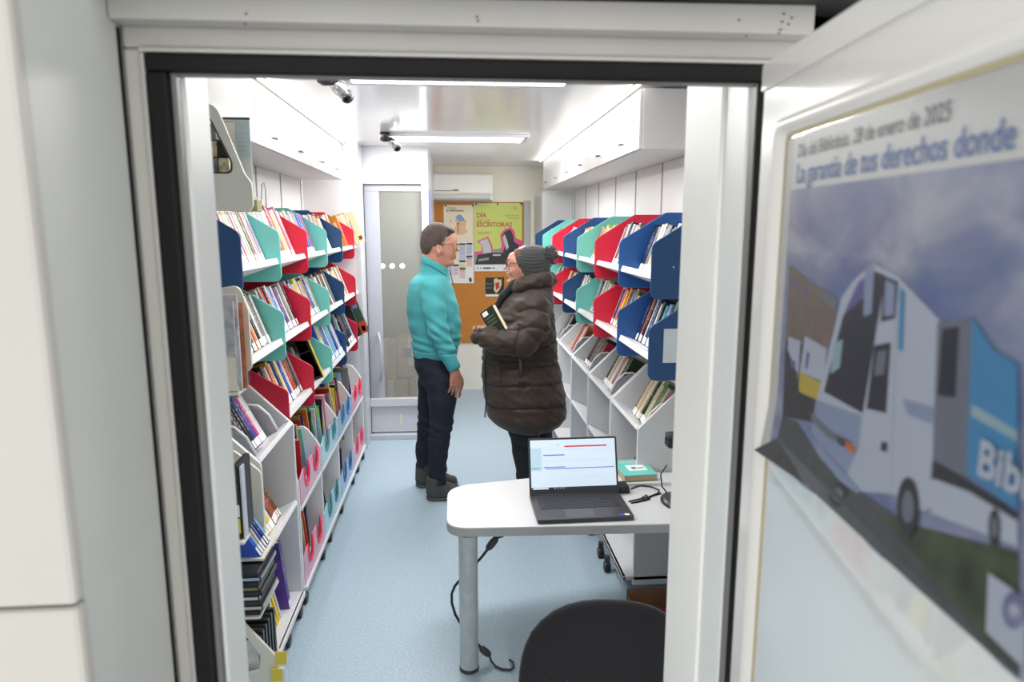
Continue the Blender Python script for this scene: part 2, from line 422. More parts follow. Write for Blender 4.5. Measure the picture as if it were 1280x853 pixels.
pq(m, [(556, 257), (591.5, 257), (591.5, 302), (556, 302)], Y1, 0)
Y2 = YC - .002
m.cur = 1
m.text('VEN A LA', .022, TM(559, 261, Y2), width=.09); m.text('la Biblioteca', .034, TM(558.5, 264.5, Y2), width=.17, bold=.0006)
pq(m, [(566, 289), (570, 282), (569, 275), (574, 270), (580, 272), (583, 278), (582, 286), (585, 290), (578, 294), (569, 293)], Y2, 6)
pq(m, [(569, 272), (573, 268), (577, 269), (581, 276), (574, 277)], Y2 - .001, 7)
pq(m, [(571.5, 279), (574, 278.5), (574, 281), (572, 281)], Y2 - .002, 8)
pq(m, [(572, 281), (572.7, 281), (573, 292), (572.2, 292)], Y2 - .002, 1)
for q in ((563.5, 276.5), (582, 276.5)): pq(m, [(q[0] - 1, q[1]), (q[0], q[1] - 1), (q[0] + 1, q[1]), (q[0], q[1] + 1)], Y2, 1)
cols = [(556.8, 565.5, 308, 4), (567.5, 573.5, 306, 4), (574, 582, 305.5, 2), (583, 590.5, 305, 2), (574, 582, 327, 4), (583, 590.5, 321, 5), (566.5, 573.5, 332, 3), (574.5, 582, 336, 3), (558, 565.5, 332, 2)]
for x0_, x1_, y_, mi in cols:
    pq(m, [(x0_, y_ + 1.5), (x1_, y_ + 1.5), (x1_, y_ + (20 if y_ < 310 else 13 if y_ < 330 else 12)), (x0_, y_ + (20 if y_ < 310 else 13 if y_ < 330 else 12))], Y2, mi)
    pq(m, [(x0_, y_ - 1.2), (x1_, y_ - 1.2), (x1_, y_ + .9), (x0_, y_ + .9)], Y2 - .001, 1)
    for k in range(4): pq(m, [(x0_ + .6, y_ + 3.6 + k * 2.3), (x1_ - 1, y_ + 3.6 + k * 2.3), (x1_ - 1, y_ + 4.0 + k * 2.3), (x0_ + .6, y_ + 4.0 + k * 2.3)], Y2 - .001, 8 if k % 2 else 7)
pq(m, [(586, 348), (589, 347), (590, 352), (587, 353)], Y2, 1)
m.build('printed_sheet', pc, t)
gm = [mat('poster_green', (206, 218, 112), .5), mat('poster_pink', (226, 84, 140), .5), mat('paper_white', (240, 238, 236), .6), mat('photo_grey', (150, 150, 152), .5), mat('photo_dark', (52, 52, 54), .5), mat('photo_light', (196, 200, 202), .5), mat('ink_rust', (196, 96, 84), .5)]
t = thing('poster', 'lime green poster reading DÍA DE LAS ESCRITORAS with a pink edged typewriter', 'poster', P(622, 300, YC), 'posters on the cork board')
m = MB(); m.cur = 2; m.box(tuple(P(593, 339.5, YC)), tuple(P(652.5, 254.5, YC) + Vector((0, .0015, 0))))
pq(m, [(593, 255), (652.5, 255), (652.5, 331), (593, 331)], Y1, 0)
m.cur = 6
m.text('DÍA', .065, TM(596, 272, Y2), width=.10, bold=.002); m.text('DE LAS', .036, TM(596.5, 277.5, Y2), width=.13, bold=.0005); m.text('ESCRITORAS', .062, TM(596, 283.5, Y2), width=.36, bold=.002)
for k in range(3): pq(m, [(631 + k * 2, 269 + k * 2.2), (649, 269 + k * 2.2), (649, 269.5 + k * 2.2), (631 + k * 2, 269.5 + k * 2.2)], Y2, 6)
for k in range(2): pq(m, [(597, 290 + k * 2), (615 - 3 * k, 290 + k * 2), (615 - 3 * k, 290.6 + k * 2), (597, 290.6 + k * 2)], Y2, 6)
for k in range(7):
    a = PI * (k + .5) / 7; pq(m, [(642.7, 262.5), (642.7 + 4.3 * math.cos(a) - .4 * math.sin(a), 262.5 - 4.3 * math.sin(a)), (642.7 + 4.3 * math.cos(a) + .4 * math.sin(a), 262.8 - 4.0 * math.sin(a))], Y2, 1)
pq(m, [(596, 302), (610, 295.5), (615, 306), (616.5, 316), (601, 318), (593.5, 320), (593.5, 315), (602, 314), (601, 306)], Y2, 1)
pq(m, [(599, 302), (609, 298), (613.5, 308), (614.5, 316), (604, 317), (603, 309)], Y2 - .001, 5)
pq(m, [(593, 316), (652.5, 306), (652.5, 331), (593, 331)], Y2 + .0005, 3)
pq(m, [(594, 331), (597, 319), (612, 316), (628, 316), (635, 322), (634, 330)], Y2 - .001, 4)
pq(m, [(598, 324), (611, 322), (611, 325), (598, 327)], Y2 - .002, 3)
pq(m, [(616, 318), (626, 318), (626, 320), (616, 320)], Y2 - .002, 5)
pq(m, [(625, 294), (631, 286), (639, 284), (643, 289), (645, 298), (652.5, 301), (652.5, 316), (638, 321), (626, 320), (627, 305)], Y2 - .0005, 1)
pq(m, [(628, 294), (632, 289), (638, 287), (641, 293), (643, 303), (649, 306), (646, 318), (634, 322), (628, 318), (631, 308)], Y2 - .001, 4)
pq(m, [(628.5, 296), (631, 293), (634, 301), (636, 309), (633, 313), (630, 303)], Y2 - .002, 5)
pq(m, [(593, 331), (652.5, 331), (652.5, 339.2), (593, 339.2)], Y2 - .002, 2)
for q in ((596, 598), (600, 602), (604, 614), (616, 618)): pq(m, [(q[0], 334.5), (q[1], 334.5), (q[1], 336.2), (q[0], 336.2)], Y2 - .003, 4 if q[0] > 602 else 6)
m.build('printed_sheet', gm, t)
t = thing('poster', 'small dark flyer with a flower print below the green poster', 'poster', P(618, 360, YC), 'posters on the cork board')
m = MB(); m.box(tuple(P(607, 371, YC)), tuple(P(630, 347, YC) + Vector((0, .0015, 0))))
pq(m, [(607, 368), (630, 368), (630, 370.8), (607, 370.8)], Y2, 1)
pq(m, [(617, 350), (620, 347.6), (624, 350), (627, 349), (627, 356), (624, 363), (620, 367), (617, 362), (618, 356)], Y2, 3)
pq(m, [(619, 354), (624, 353), (624, 360), (620, 363)], Y2 - .001, 2)
m.cur = 4; m.text('feria', .03, TM(608.5, 356, Y2), width=.055); m.text('del libro', .03, TM(608.5, 361, Y2), width=.05)
m.build('printed_sheet', [mat('flyer_dark', (38, 44, 46), .5), pc[9], mat('flyer_red', (190, 56, 50), .5), mat('flyer_cream', (226, 206, 160), .5), mat('photo_grey', (150, 150, 152), .5)], t)
for q in ((557, 257.5), (591, 257.5), (595, 255.5), (622, 255.5), (651.5, 255)):
    p = P(*q, YC - .003)
    tag(MB().lathe([(0.001, -.009), (.009, -.007), (.006, 0), (.001, 0)], (p.x, p.y, p.z), 10, 'Y').build('push_pin', blackp), 'dark push pin holding a poster top edge on the cork board', 'push pin', 'push pins on the cork board')
# ================================================================== RACKS
TILT = R(20)
COLM = {'navy': navy, 'blue': navyb, 'teal': teal, 'red': red}
def divider_outline(zb, front=.72, back=1.095):
    return roundpoly([(front, zb, .035), (front, zb + .205, .035), (front + .205, zb + .33, .03), (back, zb + .33, 0), (back, zb, 0)], 6)
def S(poly, s): return [(p[0] * s, p[1]) for p in poly]
def plank(mb, s, y0, y1, d, z, depth, th, tilt):
    M = Matrix.Translation((s * d, 0, z)) @ Euler((0, tilt, 0 if s > 0 else PI)).to_matrix().to_4x4()
    a, b_ = (y0, y1) if s > 0 else (-y1, -y0)
    return mb.box((0, a, -th), (depth, b_, 0), M)
RACK = {}
def upper_rack(side, name, rows, cols, pitch_y, label):
    """rows: list of (zb, [(Y, colour), ...]); bays between neighbours carry a tilted shelf"""
    s = side
    t = thing('divider_rack', label, 'book rack', (s * 1.09, rows[0][1][0][0], rows[-1][0]))
    for ri, (zb, divs) in enumerate(rows):
        for yy, c in divs:
            o = MB().prism(S(divider_outline(zb), s), yy - .006, yy + .006, 'Y').build('divider', COLM[c], t, bevel=.003)
            o['label'] = '%s divider panel' % c
        for (ya, _), (yb, _) in zip(divs, divs[1:]):
            m = MB(); plank(m, s, ya + .0065, yb - .0065, .735, zb + .099, .27, .026, TILT)
            m.build('shelf', shelfw, t, bevel=.002)
        ye = divs[-1][0]
    y0 = min(d[0] for _, dv in rows for d in dv); y1 = max(d[0] for _, dv in rows for d in dv)
    a, bb = sorted((s * 1.082, s * 1.0985))
    MB().box((a, y0, rows[-1][0]), (bb, y1, rows[0][0] + .3)).build('back_rail', shelfw, t)
    return t
LY = [2.38, 2.90, 3.42, 3.94, 4.46, 4.98]
RY = [2.475, 2.98, 3.51, 4.04, 4.56, 5.09, 5.66, 6.17]
Lrows = [(1.477, list(zip(LY, ['navy', 'teal', 'red', 'teal', 'navy', 'red']))), (1.142, list(zip(LY, ['navy', 'teal', 'red', 'teal', 'navy', 'red']))),
         (.806, list(zip(LY[1:], ['red', 'red', 'teal', 'navy', 'red'])))]
Rrows = [(1.435, list(zip(RY, ['navy', 'blue', 'red', 'teal', 'blue', 'red', 'teal', 'navy']))), (1.125, list(zip(RY, ['navy', 'blue', 'red', 'teal', 'navy', 'red', 'teal', 'navy'])))]
lrack = upper_rack(-1, 'left', Lrows, None, .52, 'three tiered wall rack with navy teal and red dividers along the left wall')
rrack = upper_rack(1, 'right', Rrows, None, .52, 'two tiered wall rack with blue teal and red dividers along the right wall')
# short shelf boards beyond the last left divider
m = MB()
for zb in (1.477, 1.142, .806): plank(m, -1, 4.99, 5.155, .735, zb + .099, .27, .026, TILT)
m.build('end_shelf', shelfw, lrack, bevel=.002)
MB().box((.80, 2.466, 1.552), (.806, 2.4688, 1.558)).build('screw_cap', white, rrack)
# paper label taped on the near right lower divider
t = tag(MB().box((.775, 2.4655, 1.195), (.85, 2.4685, 1.325)).build('paper_notice', mat('notice_paper', (214, 222, 224), .6)), 'white paper notice taped on the near lower navy divider at right', 'notice')

# ================================================================== BOOKS
def cover_mat():
    m = bpy.data.materials.new('book_cover'); m.use_nodes = True; nt = m.node_tree; b = nt.nodes['Principled BSDF']
    b.inputs['Roughness'].default_value = .42
    oi = nt.nodes.new('ShaderNodeObjectInfo'); tc = nt.nodes.new('ShaderNodeTexCoord'); sx = nt.nodes.new('ShaderNodeSeparateXYZ')
    nt.links.new(tc.outputs['Generated'], sx.inputs[0])
    def math_(op, a, b_=None, c_=None):
        n = nt.nodes.new('ShaderNodeMath'); n.operation = op
        for i, v in enumerate((a, b_, c_)):
            if v is None: continue
            if isinstance(v, (int, float)): n.inputs[i].default_value = v
            else: nt.links.new(v, n.inputs[i])
        return n.outputs[0]
    # lettering-like marks along the spine: noise stretched, within a band of the spine and only on some books
    mp = nt.nodes.new('ShaderNodeMapping'); nt.links.new(tc.outputs['Object'], mp.inputs[0]); mp.inputs['Scale'].default_value = (10, 60, 190)
    cb = nt.nodes.new('ShaderNodeCombineXYZ'); nt.links.new(math_('MULTIPLY', oi.outputs['Random'], 37.0), cb.inputs[2]); nt.links.new(cb.outputs[0], mp.inputs['Location'])
    nz = nt.nodes.new('ShaderNodeTexNoise'); nz.inputs['Scale'].default_value = 1.0; nz.inputs['Detail'].default_value = 1; nt.links.new(mp.outputs[0], nz.inputs['Vector'])
    ink = math_('GREATER_THAN', nz.outputs['Fac'], .56)
    zlo = math_('GREATER_THAN', sx.outputs[2], .36); zhi = math_('LESS_THAN', sx.outputs[2], .84)
    y1 = math_('LESS_THAN', math_('ABSOLUTE', math_('SUBTRACT', sx.outputs[1], .5)), .26)
    band = math_('MULTIPLY', math_('MULTIPLY', zlo, zhi), math_('MULTIPLY', y1, ink))
    # second colour block at the top or bottom
    rnd2 = math_('FRACT', math_('MULTIPLY', oi.outputs['Random'], 13.7))
    blk = math_('MULTIPLY', math_('GREATER_THAN', sx.outputs[2], math_('ADD', .55, math_('MULTIPLY', rnd2, .6))), 1.0)
    hs = nt.nodes.new('ShaderNodeHueSaturation'); nt.links.new(oi.outputs['Color'], hs.inputs['Color'])
    nt.links.new(math_('ADD', .4, math_('MULTIPLY', rnd2, .3)), hs.inputs['Hue']); hs.inputs['Value'].default_value = .8
    m1 = nt.nodes.new('ShaderNodeMix'); m1.data_type = 'RGBA'; nt.links.new(blk, m1.inputs[0]); nt.links.new(oi.outputs['Color'], m1.inputs[6]); nt.links.new(hs.outputs[0], m1.inputs[7])
    lum = nt.nodes.new('ShaderNodeRGBToBW'); nt.links.new(m1.outputs[2], lum.inputs[0])
    dark = math_('LESS_THAN', lum.outputs[0], .3)
    ic = nt.nodes.new('ShaderNodeMix'); ic.data_type = 'RGBA'; ic.inputs[6].default_value = (.06, .06, .08, 1); ic.inputs[7].default_value = (.85, .83, .75, 1); nt.links.new(dark, ic.inputs[0])
    m2 = nt.nodes.new('ShaderNodeMix'); m2.data_type = 'RGBA'; nt.links.new(math_('MULTIPLY', band, .5), m2.inputs[0]); nt.links.new(m1.outputs[2], m2.inputs[6]); nt.links.new(ic.outputs[2], m2.inputs[7])
    nt.links.new(m2.outputs[2], b.inputs['Base Color'])
    return m
coverm = cover_mat()
pagem = mat('book_pages', (226, 216, 194), .8, noise=.08, nscale=200, stretch=(1, 8, 1))
labm = mat('spine_sticker', (244, 244, 242), .5)
CN = {'white': (218, 216, 211), 'cream': (210, 194, 162), 'red': (186, 30, 40), 'dark red': (122, 24, 30), 'orange': (214, 110, 40), 'yellow': (232, 204, 50), 'green': (60, 130, 70), 'dark green': (30, 62, 46),
      'blue': (44, 86, 190), 'light blue': (130, 176, 214), 'dark blue': (30, 46, 96), 'black': (28, 28, 32), 'grey': (128, 128, 130), 'dark grey': (68, 68, 74), 'pink': (226, 130, 160), 'magenta': (196, 50, 130),
      'purple': (88, 60, 150), 'lilac': (176, 150, 206), 'brown': (118, 78, 50), 'beige': (206, 180, 140), 'teal': (60, 150, 150), 'pale green': (176, 206, 150), 'rust': (176, 82, 60), 'lime': (170, 200, 60)}
def book(side, y, d, z, h, th, dp, colour, label, group, lean=0.0, tilt=TILT, parts=True, sticker=True, kind='book', cat='book', extra=None):
    """y = near face of the spine; d, z = bottom of the spine; leans back towards the wall by tilt"""
    root = bpy.data.objects.new(kind, None); root.empty_display_size = .03
    C.objects.link(root)
    root.location = (side * d, y if side > 0 else y + th, z)
    root.rotation_euler = (lean, tilt, 0 if side > 0 else PI)
    tag(root, label, cat, group)
    c = .0018
    m = MB().box((0, 0, 0), (c, th, h)).box((c, 0, 0), (dp, c, h)).box((c, th - c, 0), (dp, th, h))
    o = m.build('cover', coverm, None); o.parent = root; o.color = (*srgb(CN[colour]), 1)
    o = MB().box((c, c, .003), (dp - .003, th - c, h - .003)).build('page_block', pagem, None); o.parent = root
    if sticker and parts:
        o = MB().box((-.0006, .0008, .004), (.0002, th - .0008, .034)).build('spine_sticker', labm, None); o.parent = root
    if extra: extra(root, h, th, dp)
    return root
NB = [0]
SIZE = lambda th: 'very thin' if th < .012 else 'thin' if th < .019 else 'medium thick' if th < .028 else 'thick'
USED = {}
STUFF = {}
def stuffmat(c):
    return mat('far_cover_' + c.replace(' ', '_'), CN[c], .45, noise=.25, nscale=90)
def fill(side, y0, y1, d, z, cols, hr, tr, dr, where, tilt=TILT, lean=(-.02, .02), start='near', group=None, kind='book', maxn=99, jit=.008, parts=True, stuff=None):
    """a row of books between y0 and y1"""
    y = y0 + .004; k = 0; lst = []
    while k < maxn:
        th = random.uniform(*tr)
        if y + th > y1 - .004: break
        c = cols[k % len(cols)] if isinstance(cols, list) else random.choice(cols.split('|'))
        lst.append((y, th, c)); y += th + .0012; k += 1
    if start == 'far' and lst:
        sh = y1 - .004 - (lst[-1][0] + lst[-1][1]); lst = [(a + sh, t_, c) for a, t_, c in lst]
    for i, (yy, th, c) in enumerate(lst):
        h = random.uniform(*hr); dp = random.uniform(*dr)
        if stuff:
            mb, ms = STUFF.setdefault(stuff, (MB(), []))
            if c not in ms: ms.append(c)
            M = Matrix.Translation((side * d, yy if side > 0 else yy + th, z)) @ Euler((0, tilt, 0 if side > 0 else PI)).to_matrix().to_4x4()
            mb.cur = ms.index(c) + 1; mb.box((0, 0, 0), (.0018, th, h), M).box((.0018, 0, 0), (dp, .0018, h), M).box((.0018, th - .0018, 0), (dp, th, h), M)
            mb.cur = 0; mb.box((.0018, .0018, .003), (dp - .003, th - .0018, h - .003), M); continue
        lab = '%s book, %s from the near end, %s' % (c, ORD[i] if i < len(ORD) else 'last', where)
        book(side, yy, d + random.uniform(0, jit), z, h, th, dp, c, lab, group, lean=0, tilt=tilt, kind=kind, parts=parts)
        NB[0] += 1
    return lst
def bookspot(zb, off=.02):
    """bottom of a spine standing on the tilted shelf of an upper rack row"""
    return .735 + off * math.cos(TILT), zb + .0995 - off * math.sin(TILT)
rown = {0: 'top', 1: 'middle', 2: 'lowest'}
mix_a = ['white', 'black', 'cream', 'grey', 'white', 'brown', 'dark grey', 'white', 'red', 'cream', 'black', 'beige', 'dark blue', 'white']
# left rack -------------------------------------------------
bayL = {
 (0, 0): (['green', 'pink', 'white', 'pink', 'cream', 'white', 'lilac', 'white', 'pink', 'cream', 'pale green', 'white', 'yellow', 'white', 'green', 'white', 'pink', 'cream', 'white', 'green', 'white'], (.22, .25), (.012, .022)),
 (0, 1): (['yellow', 'cream', 'white', 'pink', 'white', 'light blue', 'white', 'light blue', 'white', 'red', 'red', 'white', 'red', 'cream'], (.22, .25), (.02, .034)),
 (0, 2): (['magenta', 'white', 'cream', 'black', 'light blue', 'white', 'cream', 'beige', 'light blue', 'blue', 'blue', 'white'], (.21, .245), (.026, .04)),
 (0, 3): (['cream', 'white', 'rust', 'black', 'white', 'orange', 'dark blue', 'white', 'orange', 'grey'], (.2, .235), (.028, .042)),
 (0, 4): (['beige', 'cream', 'white', 'orange', 'cream', 'white', 'beige', 'red', 'cream'], (.21, .24), (.034, .05)),
 (1, 0): (['white', 'brown', 'white', 'white', 'black', 'grey', 'white', 'cream', 'white', 'brown', 'dark grey', 'white', 'orange', 'cream', 'black', 'white', 'white', 'grey'], (.20, .24), (.018, .03)),
 (1, 1): (['white', 'grey', 'white', 'black', 'cream', 'orange', 'black', 'orange', 'white', 'light blue', 'blue', 'white', 'purple', 'dark grey'], (.20, .235), (.02, .034)),
 (1, 2): (['cream', 'brown', 'white', 'blue', 'white', 'cream', 'yellow', 'white', 'brown', 'cream'], (.19, .225), (.024, .036)),
 (1, 3): (['black', 'white', 'brown', 'grey', 'cream', 'white', 'black', 'dark grey', 'cream', 'brown'], (.19, .225), (.026, .038)),
 (1, 4): (['cream', 'brown', 'white', 'beige', 'brown', 'white', 'cream', 'beige'], (.18, .22), (.03, .04)),
 (2, 1): (['brown', 'black', 'grey', 'white', 'orange', 'orange', 'white', 'dark blue', 'yellow', 'white', 'blue', 'white', 'rust', 'rust'], (.205, .24), (.02, .034)),
 (2, 2): (['black', 'dark green', 'grey', 'dark green', 'black', 'dark grey', 'cream', 'beige', 'cream', 'black'], (.20, .24), (.024, .036)),
 (2, 3): (['blue', 'yellow', 'white', 'blue', 'purple', 'dark blue', 'white', 'light blue', 'teal', 'light blue', 'dark blue'], (.23, .26), (.026, .036)),
 (2, 4): (['black', 'dark grey', 'light blue', 'white', 'cream', 'yellow', 'black', 'dark blue', 'black'], (.23, .26), (.03, .044)),
}
for (r_, k), (cols, hr, tr) in bayL.items():
    zb = Lrows[r_][0]; d, z = bookspot(zb, .038 if r_ < 2 or k < 3 else .0)
    fill(-1, LY[k] + .008, LY[k + 1] - .008, d, z, cols, hr, tr, (.12, .15), '%s bay of the %s left rack shelf' % (ORD[k], rown[r_]),
         group='books in the left divider rack', stuff='left' if r_ == 1 and k > 2 else None)
# right rack ------------------------------------------------
dk = ['black', 'grey', 'white', 'dark grey', 'brown', 'black', 'grey', 'dark grey', 'white', 'cream', 'black', 'grey', 'dark blue', 'black', 'white', 'dark grey']
vr = ['grey', 'dark red', 'teal', 'black', 'light blue', 'teal', 'dark green', 'dark grey', 'white', 'dark blue', 'white', 'black', 'orange', 'dark blue', 'black', 'white']
bayR = {
 (0, 0): (dk, (.19, .22)), (0, 1): (['cream', 'cream', 'brown', 'white', 'dark grey', 'white', 'grey', 'black', 'white', 'brown', 'dark grey', 'white'], (.20, .24)),
 (0, 2): (['beige', 'orange', 'pink', 'white', 'cream', 'beige', 'white', 'orange', 'yellow', 'cream', 'beige'], (.19, .22)),
 (0, 3): (['cream', 'white', 'orange', 'red', 'cream', 'orange', 'white', 'brown'], (.19, .21)), (0, 4): (['white', 'red', 'cream', 'white', 'grey', 'red'], (.18, .21)),
 (0, 5): (['red', 'dark red', 'cream', 'white', 'red', 'brown'], (.17, .2)), (0, 6): (['cream', 'brown', 'white', 'red', 'grey'], (.17, .2)),
 (1, 0): (vr, (.19, .225)), (1, 1): (['cream', 'brown', 'grey', 'teal', 'black', 'orange', 'brown', 'yellow', 'orange', 'lilac', 'dark blue', 'cream', 'dark grey', 'purple', 'black'], (.19, .22)),
 (1, 2): (['cream', 'brown', 'cream', 'white', 'dark grey', 'cream', 'black', 'white', 'grey', 'black', 'light blue'], (.19, .22)),
 (1, 3): (['grey', 'cream', 'black', 'white', 'grey', 'cream', 'white'], (.19, .21)), (1, 4): (['brown', 'beige', 'cream', 'black', 'brown'], (.18, .2)),
 (1, 5): (['black', 'cream', 'white', 'grey', 'black'], (.18, .2)), (1, 6): (['cream', 'grey', 'black', 'white'], (.18, .2)),
}
for (r_, k), (cols, hr) in bayR.items():
    zb = Rrows[r_][0]; d, z = bookspot(zb, .068)
    span = .44 if k == 0 else .38 if k < 3 else .30
    fill(1, RY[k + 1] - span, RY[k + 1] - .008, d, z, cols, hr, (.022, .034) if k < 3 else (.026, .038), (.12, .15), '%s bay of the %s right rack shelf' % (ORD[k], 'top' if r_ == 0 else 'lower'),
         start='far', group='books in the right divider rack', stuff='right' if k > 2 else None)
# books shown at the far end of the left rack, leaning out past the last divider
def faced(label, colour, px, Y, zb_row, h, dp, th, dec=None, out=.0):
    d, z = bookspot(Lrows[zb_row][0], -.012 - out)
    def ex(root, h_, th_, dp_):
        if dec:
            m = MB(); M = Matrix.Translation((0, th_ + .0006, 0))
            for mi, (a0, a1, b0, b1) in dec[1]:
                m.cur = mi; m.add([M @ Vector(v) for v in ((a0 * dp_, 0, b0 * h_), (a1 * dp_, 0, b0 * h_), (a1 * dp_, 0, b1 * h_), (a0 * dp_, 0, b1 * h_))], [(0, 1, 2, 3)])
            o = m.build('cover_print', dec[0], None); o.parent = root
    book(-1, Y, d - .0, z, h, th, dp, colour, label, 'books leaning out at the far end of the left rack', sticker=False, extra=ex)
bm_ = lambda *c: [mat('print_%d_%d_%d' % q, q, .5) for q in c]
faced('orange book with a dark picture leaning out, far end of top left shelf', 'orange', 0, 4.70, 0, .215, .16, .03, (bm_((60, 34, 26), (236, 180, 120)), [(0, (.25, .6, .35, .75)), (1, (.1, .22, .2, .8))]))
faced('cream book leaning out behind the orange one, far end of top left shelf', 'cream', 0, 5.00, 0, .235, .17, .035, (bm_((240, 228, 206), (214, 190, 160)), [(0, (.08, .95, .05, .95)), (1, (.15, .3, .1, .3))]), .02)
faced('pale book with a blue disc on its cover, farthest on the top left shelf', 'cream', 0, 5.09, 0, .23, .17, .03, (bm_((60, 70, 160), (90, 60, 40), (214, 196, 60)), [(0, (.3, .9, .35, .75)), (1, (.05, .2, .08, .2)), (2, (.3, .45, .05, .18))]), .07)
faced('black hardback leaning out near the far end of the lowest left shelf', 'black', 0, 4.60, 2, .25, .17, .04, (bm_((220, 220, 220),), [(0, (.05, .2, .72, .84))]), .0)
faced('black book with white label and yellow edge, far end of lowest left shelf', 'black', 0, 5.01, 2, .24, .15, .03, (bm_((230, 230, 230), (236, 180, 40)), [(0, (.1, .28, .35, .5)), (1, (.85, 1, 0, 1))]), .03)
faced('green and red illustrated hardback, farthest on the lowest left shelf', 'dark green', 0, 5.09, 2, .26, .17, .035, (bm_((190, 70, 40), (50, 80, 60), (120, 130, 190), (230, 225, 220)), [(0, (0, 1, 0, .35)), (1, (0, 1, .35, .75)), (2, (.05, .3, .75, .95)), (3, (.08, .24, .06, .2))]), .075)
faced('colourful comic book with black edges in the third bay of the lowest left shelf', 'yellow', 0, 3.60, 2, .245, .165, .02,
      (bm_((20, 22, 30), (70, 150, 190), (226, 120, 50), (160, 140, 190), (226, 200, 60), (40, 110, 90)), [(0, (.02, 1, .0, 1)), (1, (.08, .95, .32, .62)), (2, (.06, .5, .06, .32)), (3, (.1, .4, .66, .95)), (4, (.55, .8, .1, .28)), (5, (.3, .7, .38, .5))]), .02)

# ================================================================== LOWER LEFT BOOKCASE (white, near the doorway)
LT = R(27)
cx_ = mat('panel_white', (222, 223, 224), .38)
def caster(parent, x, y, top=.055):
    h = MB().box((x - .012, y - .012, .03), (x + .012, y + .012, top)).build('caster', dgrey, parent, bevel=.002)
    MB().lathe([(.004, -.016), (.024, -.015), (.026, -.008), (.026, .008), (.024, .015), (.004, .016)], (x, y, .0265), 16, 'X').build('wheel', blackp, h)
    return h
t = thing('bookcase', 'white bookcase with slanted shelves under the near left rack', 'bookcase', (-.9, 2.64, 0))
prof = roundpoly([(.70, .06, .005), (.70, .87, .03), (.89, 1.06, .02), (1.09, 1.06, 0), (1.09, .06, 0)], 5)
for yy in (2.385, 2.878): MB().prism(S(prof, -1), yy - .009, yy + .009, 'Y').build('side_panel', cx_, t, bevel=.003)
for z, d0, tl, nm in ((.888, .712, LT, 'ledge'), (.535, .706, LT, 'shelf')):
    m = MB(); plank(m, -1, 2.395, 2.868, d0, z, .33, .02, tl); m.build(nm, shelfw, t, bevel=.002)
MB().box((-1.09, 2.395, .085), (-.69, 2.868, .105)).build('bottom_shelf', shelfw, t, bevel=.003)
MB().box((-.70, 2.395, .083), (-.685, 2.868, .105)).build('base_rail', shelfw, t, bevel=.002)
MB().box((-1.094, 2.395, .1), (-1.082, 2.868, 1.0)).build('back_panel', cx_, t)
for yy in (2.62, 2.83): caster(t, -.712, yy, .085)
def ledge_spot(side, d0, z0, off, tl): return d0 + off * math.cos(tl), z0 + .0005 - off * math.sin(tl)
d, z = ledge_spot(-1, .712, .888, .065, LT)
fill(-1, 2.49, 2.75, d, z, ['black', 'dark grey', 'black', 'black', 'dark blue', 'purple', 'magenta', 'white', 'white', 'light blue', 'light blue'], (.2, .235), (.02, .03), (.13, .15), 'ledge of the near left bookcase', tilt=LT, group='books on the near left bookcase')
d, z = ledge_spot(-1, .706, .535, .03, LT)
fill(-1, 2.40, 2.87, d, z, ['rust', 'brown', 'brown', 'white', 'yellow', 'grey', 'yellow', 'cream', 'yellow', 'white', 'brown', 'rust'], (.2, .23), (.016, .026), (.12, .15), 'slanted shelf of the near left bookcase', tilt=LT, group='books on the near left bookcase', maxn=15)
for i, (y, th, c, h, tl, off, lab) in enumerate([
    (2.44, .022, 'magenta', .26, 10, .03, 'magenta book at the near end of the left bottom shelf'), (2.49, .02, 'dark grey', .27, 12, .03, 'dark grey book with a black edge on the left bottom shelf'),
    (2.53, .02, 'grey', .26, 16, .05, 'silver grey book on the left bottom shelf beside the yellow ones'), (2.575, .016, 'yellow', .27, 14, .04, 'first of the thin yellow books on the left bottom shelf'),
    (2.60, .016, 'yellow', .275, 14, .04, 'second of the thin yellow books on the left bottom shelf'), (2.625, .02, 'yellow', .28, 13, .04, 'thickest yellow book on the left bottom shelf'),
    (2.655, .014, 'white', .28, 12, .04, 'thin white book after the yellow ones on the left bottom shelf'), (2.72, .03, 'purple', .30, 6, .02, 'large purple hardback standing on the left bottom shelf')]):
    book(-1, y, .70 + off, .1065 + .0 , h, th, .19, c, lab, 'books on the near left bookcase', tilt=R(tl), sticker=(i in (2, 7)))
def bookend(side, y, d0, z0, tl, off, label, h=.15):
    """bent wire and plate book support standing on a ledge"""
    root = thing('bookend', label, 'bookend', group='grey bookends on the ledges'); d, z = ledge_spot(side, d0, z0, off, tl)
    root.location = (side * d, y, z); root.rotation_euler = (0, tl, 0 if side > 0 else PI)
    sy = 1 if side > 0 else -1
    o = MB().box((0, min(0, sy * .09), .0005), (.14, max(0, sy * .09), .003)).build('base_plate', mat('bookend_grey', (150, 152, 158), .45), None); o.parent = root
    o = MB().prism(roundpoly([(0, 0, 0), (0, h * .55, .03), (.045, h, .03), (.12, h, .03), (.14, 0, 0)], 5), -.002, .002, 'Y').build('upright', mat('bookend_plate', (158, 160, 166), .4), None, bevel=.001); o.parent = root
    pts = [(-.002, 0, .002), (-.004, 0, h * .5), (.015, 0, h * .86), (.05, 0, h * 1.02), (.1, 0, h * 1.02)]
    o = MB().tube(pts, .0055, 8).build('wire', mat('bookend_rim', (228, 228, 230), .35), None, smooth=True); o.parent = root
for y, lab in ((2.46, 'curved grey bookend at the near end of the near left bookcase ledge'), (2.765, 'grey bookend beyond the light blue books on the near left bookcase ledge')):
    bookend(-1, y, .712, .888, LT, .03, lab)

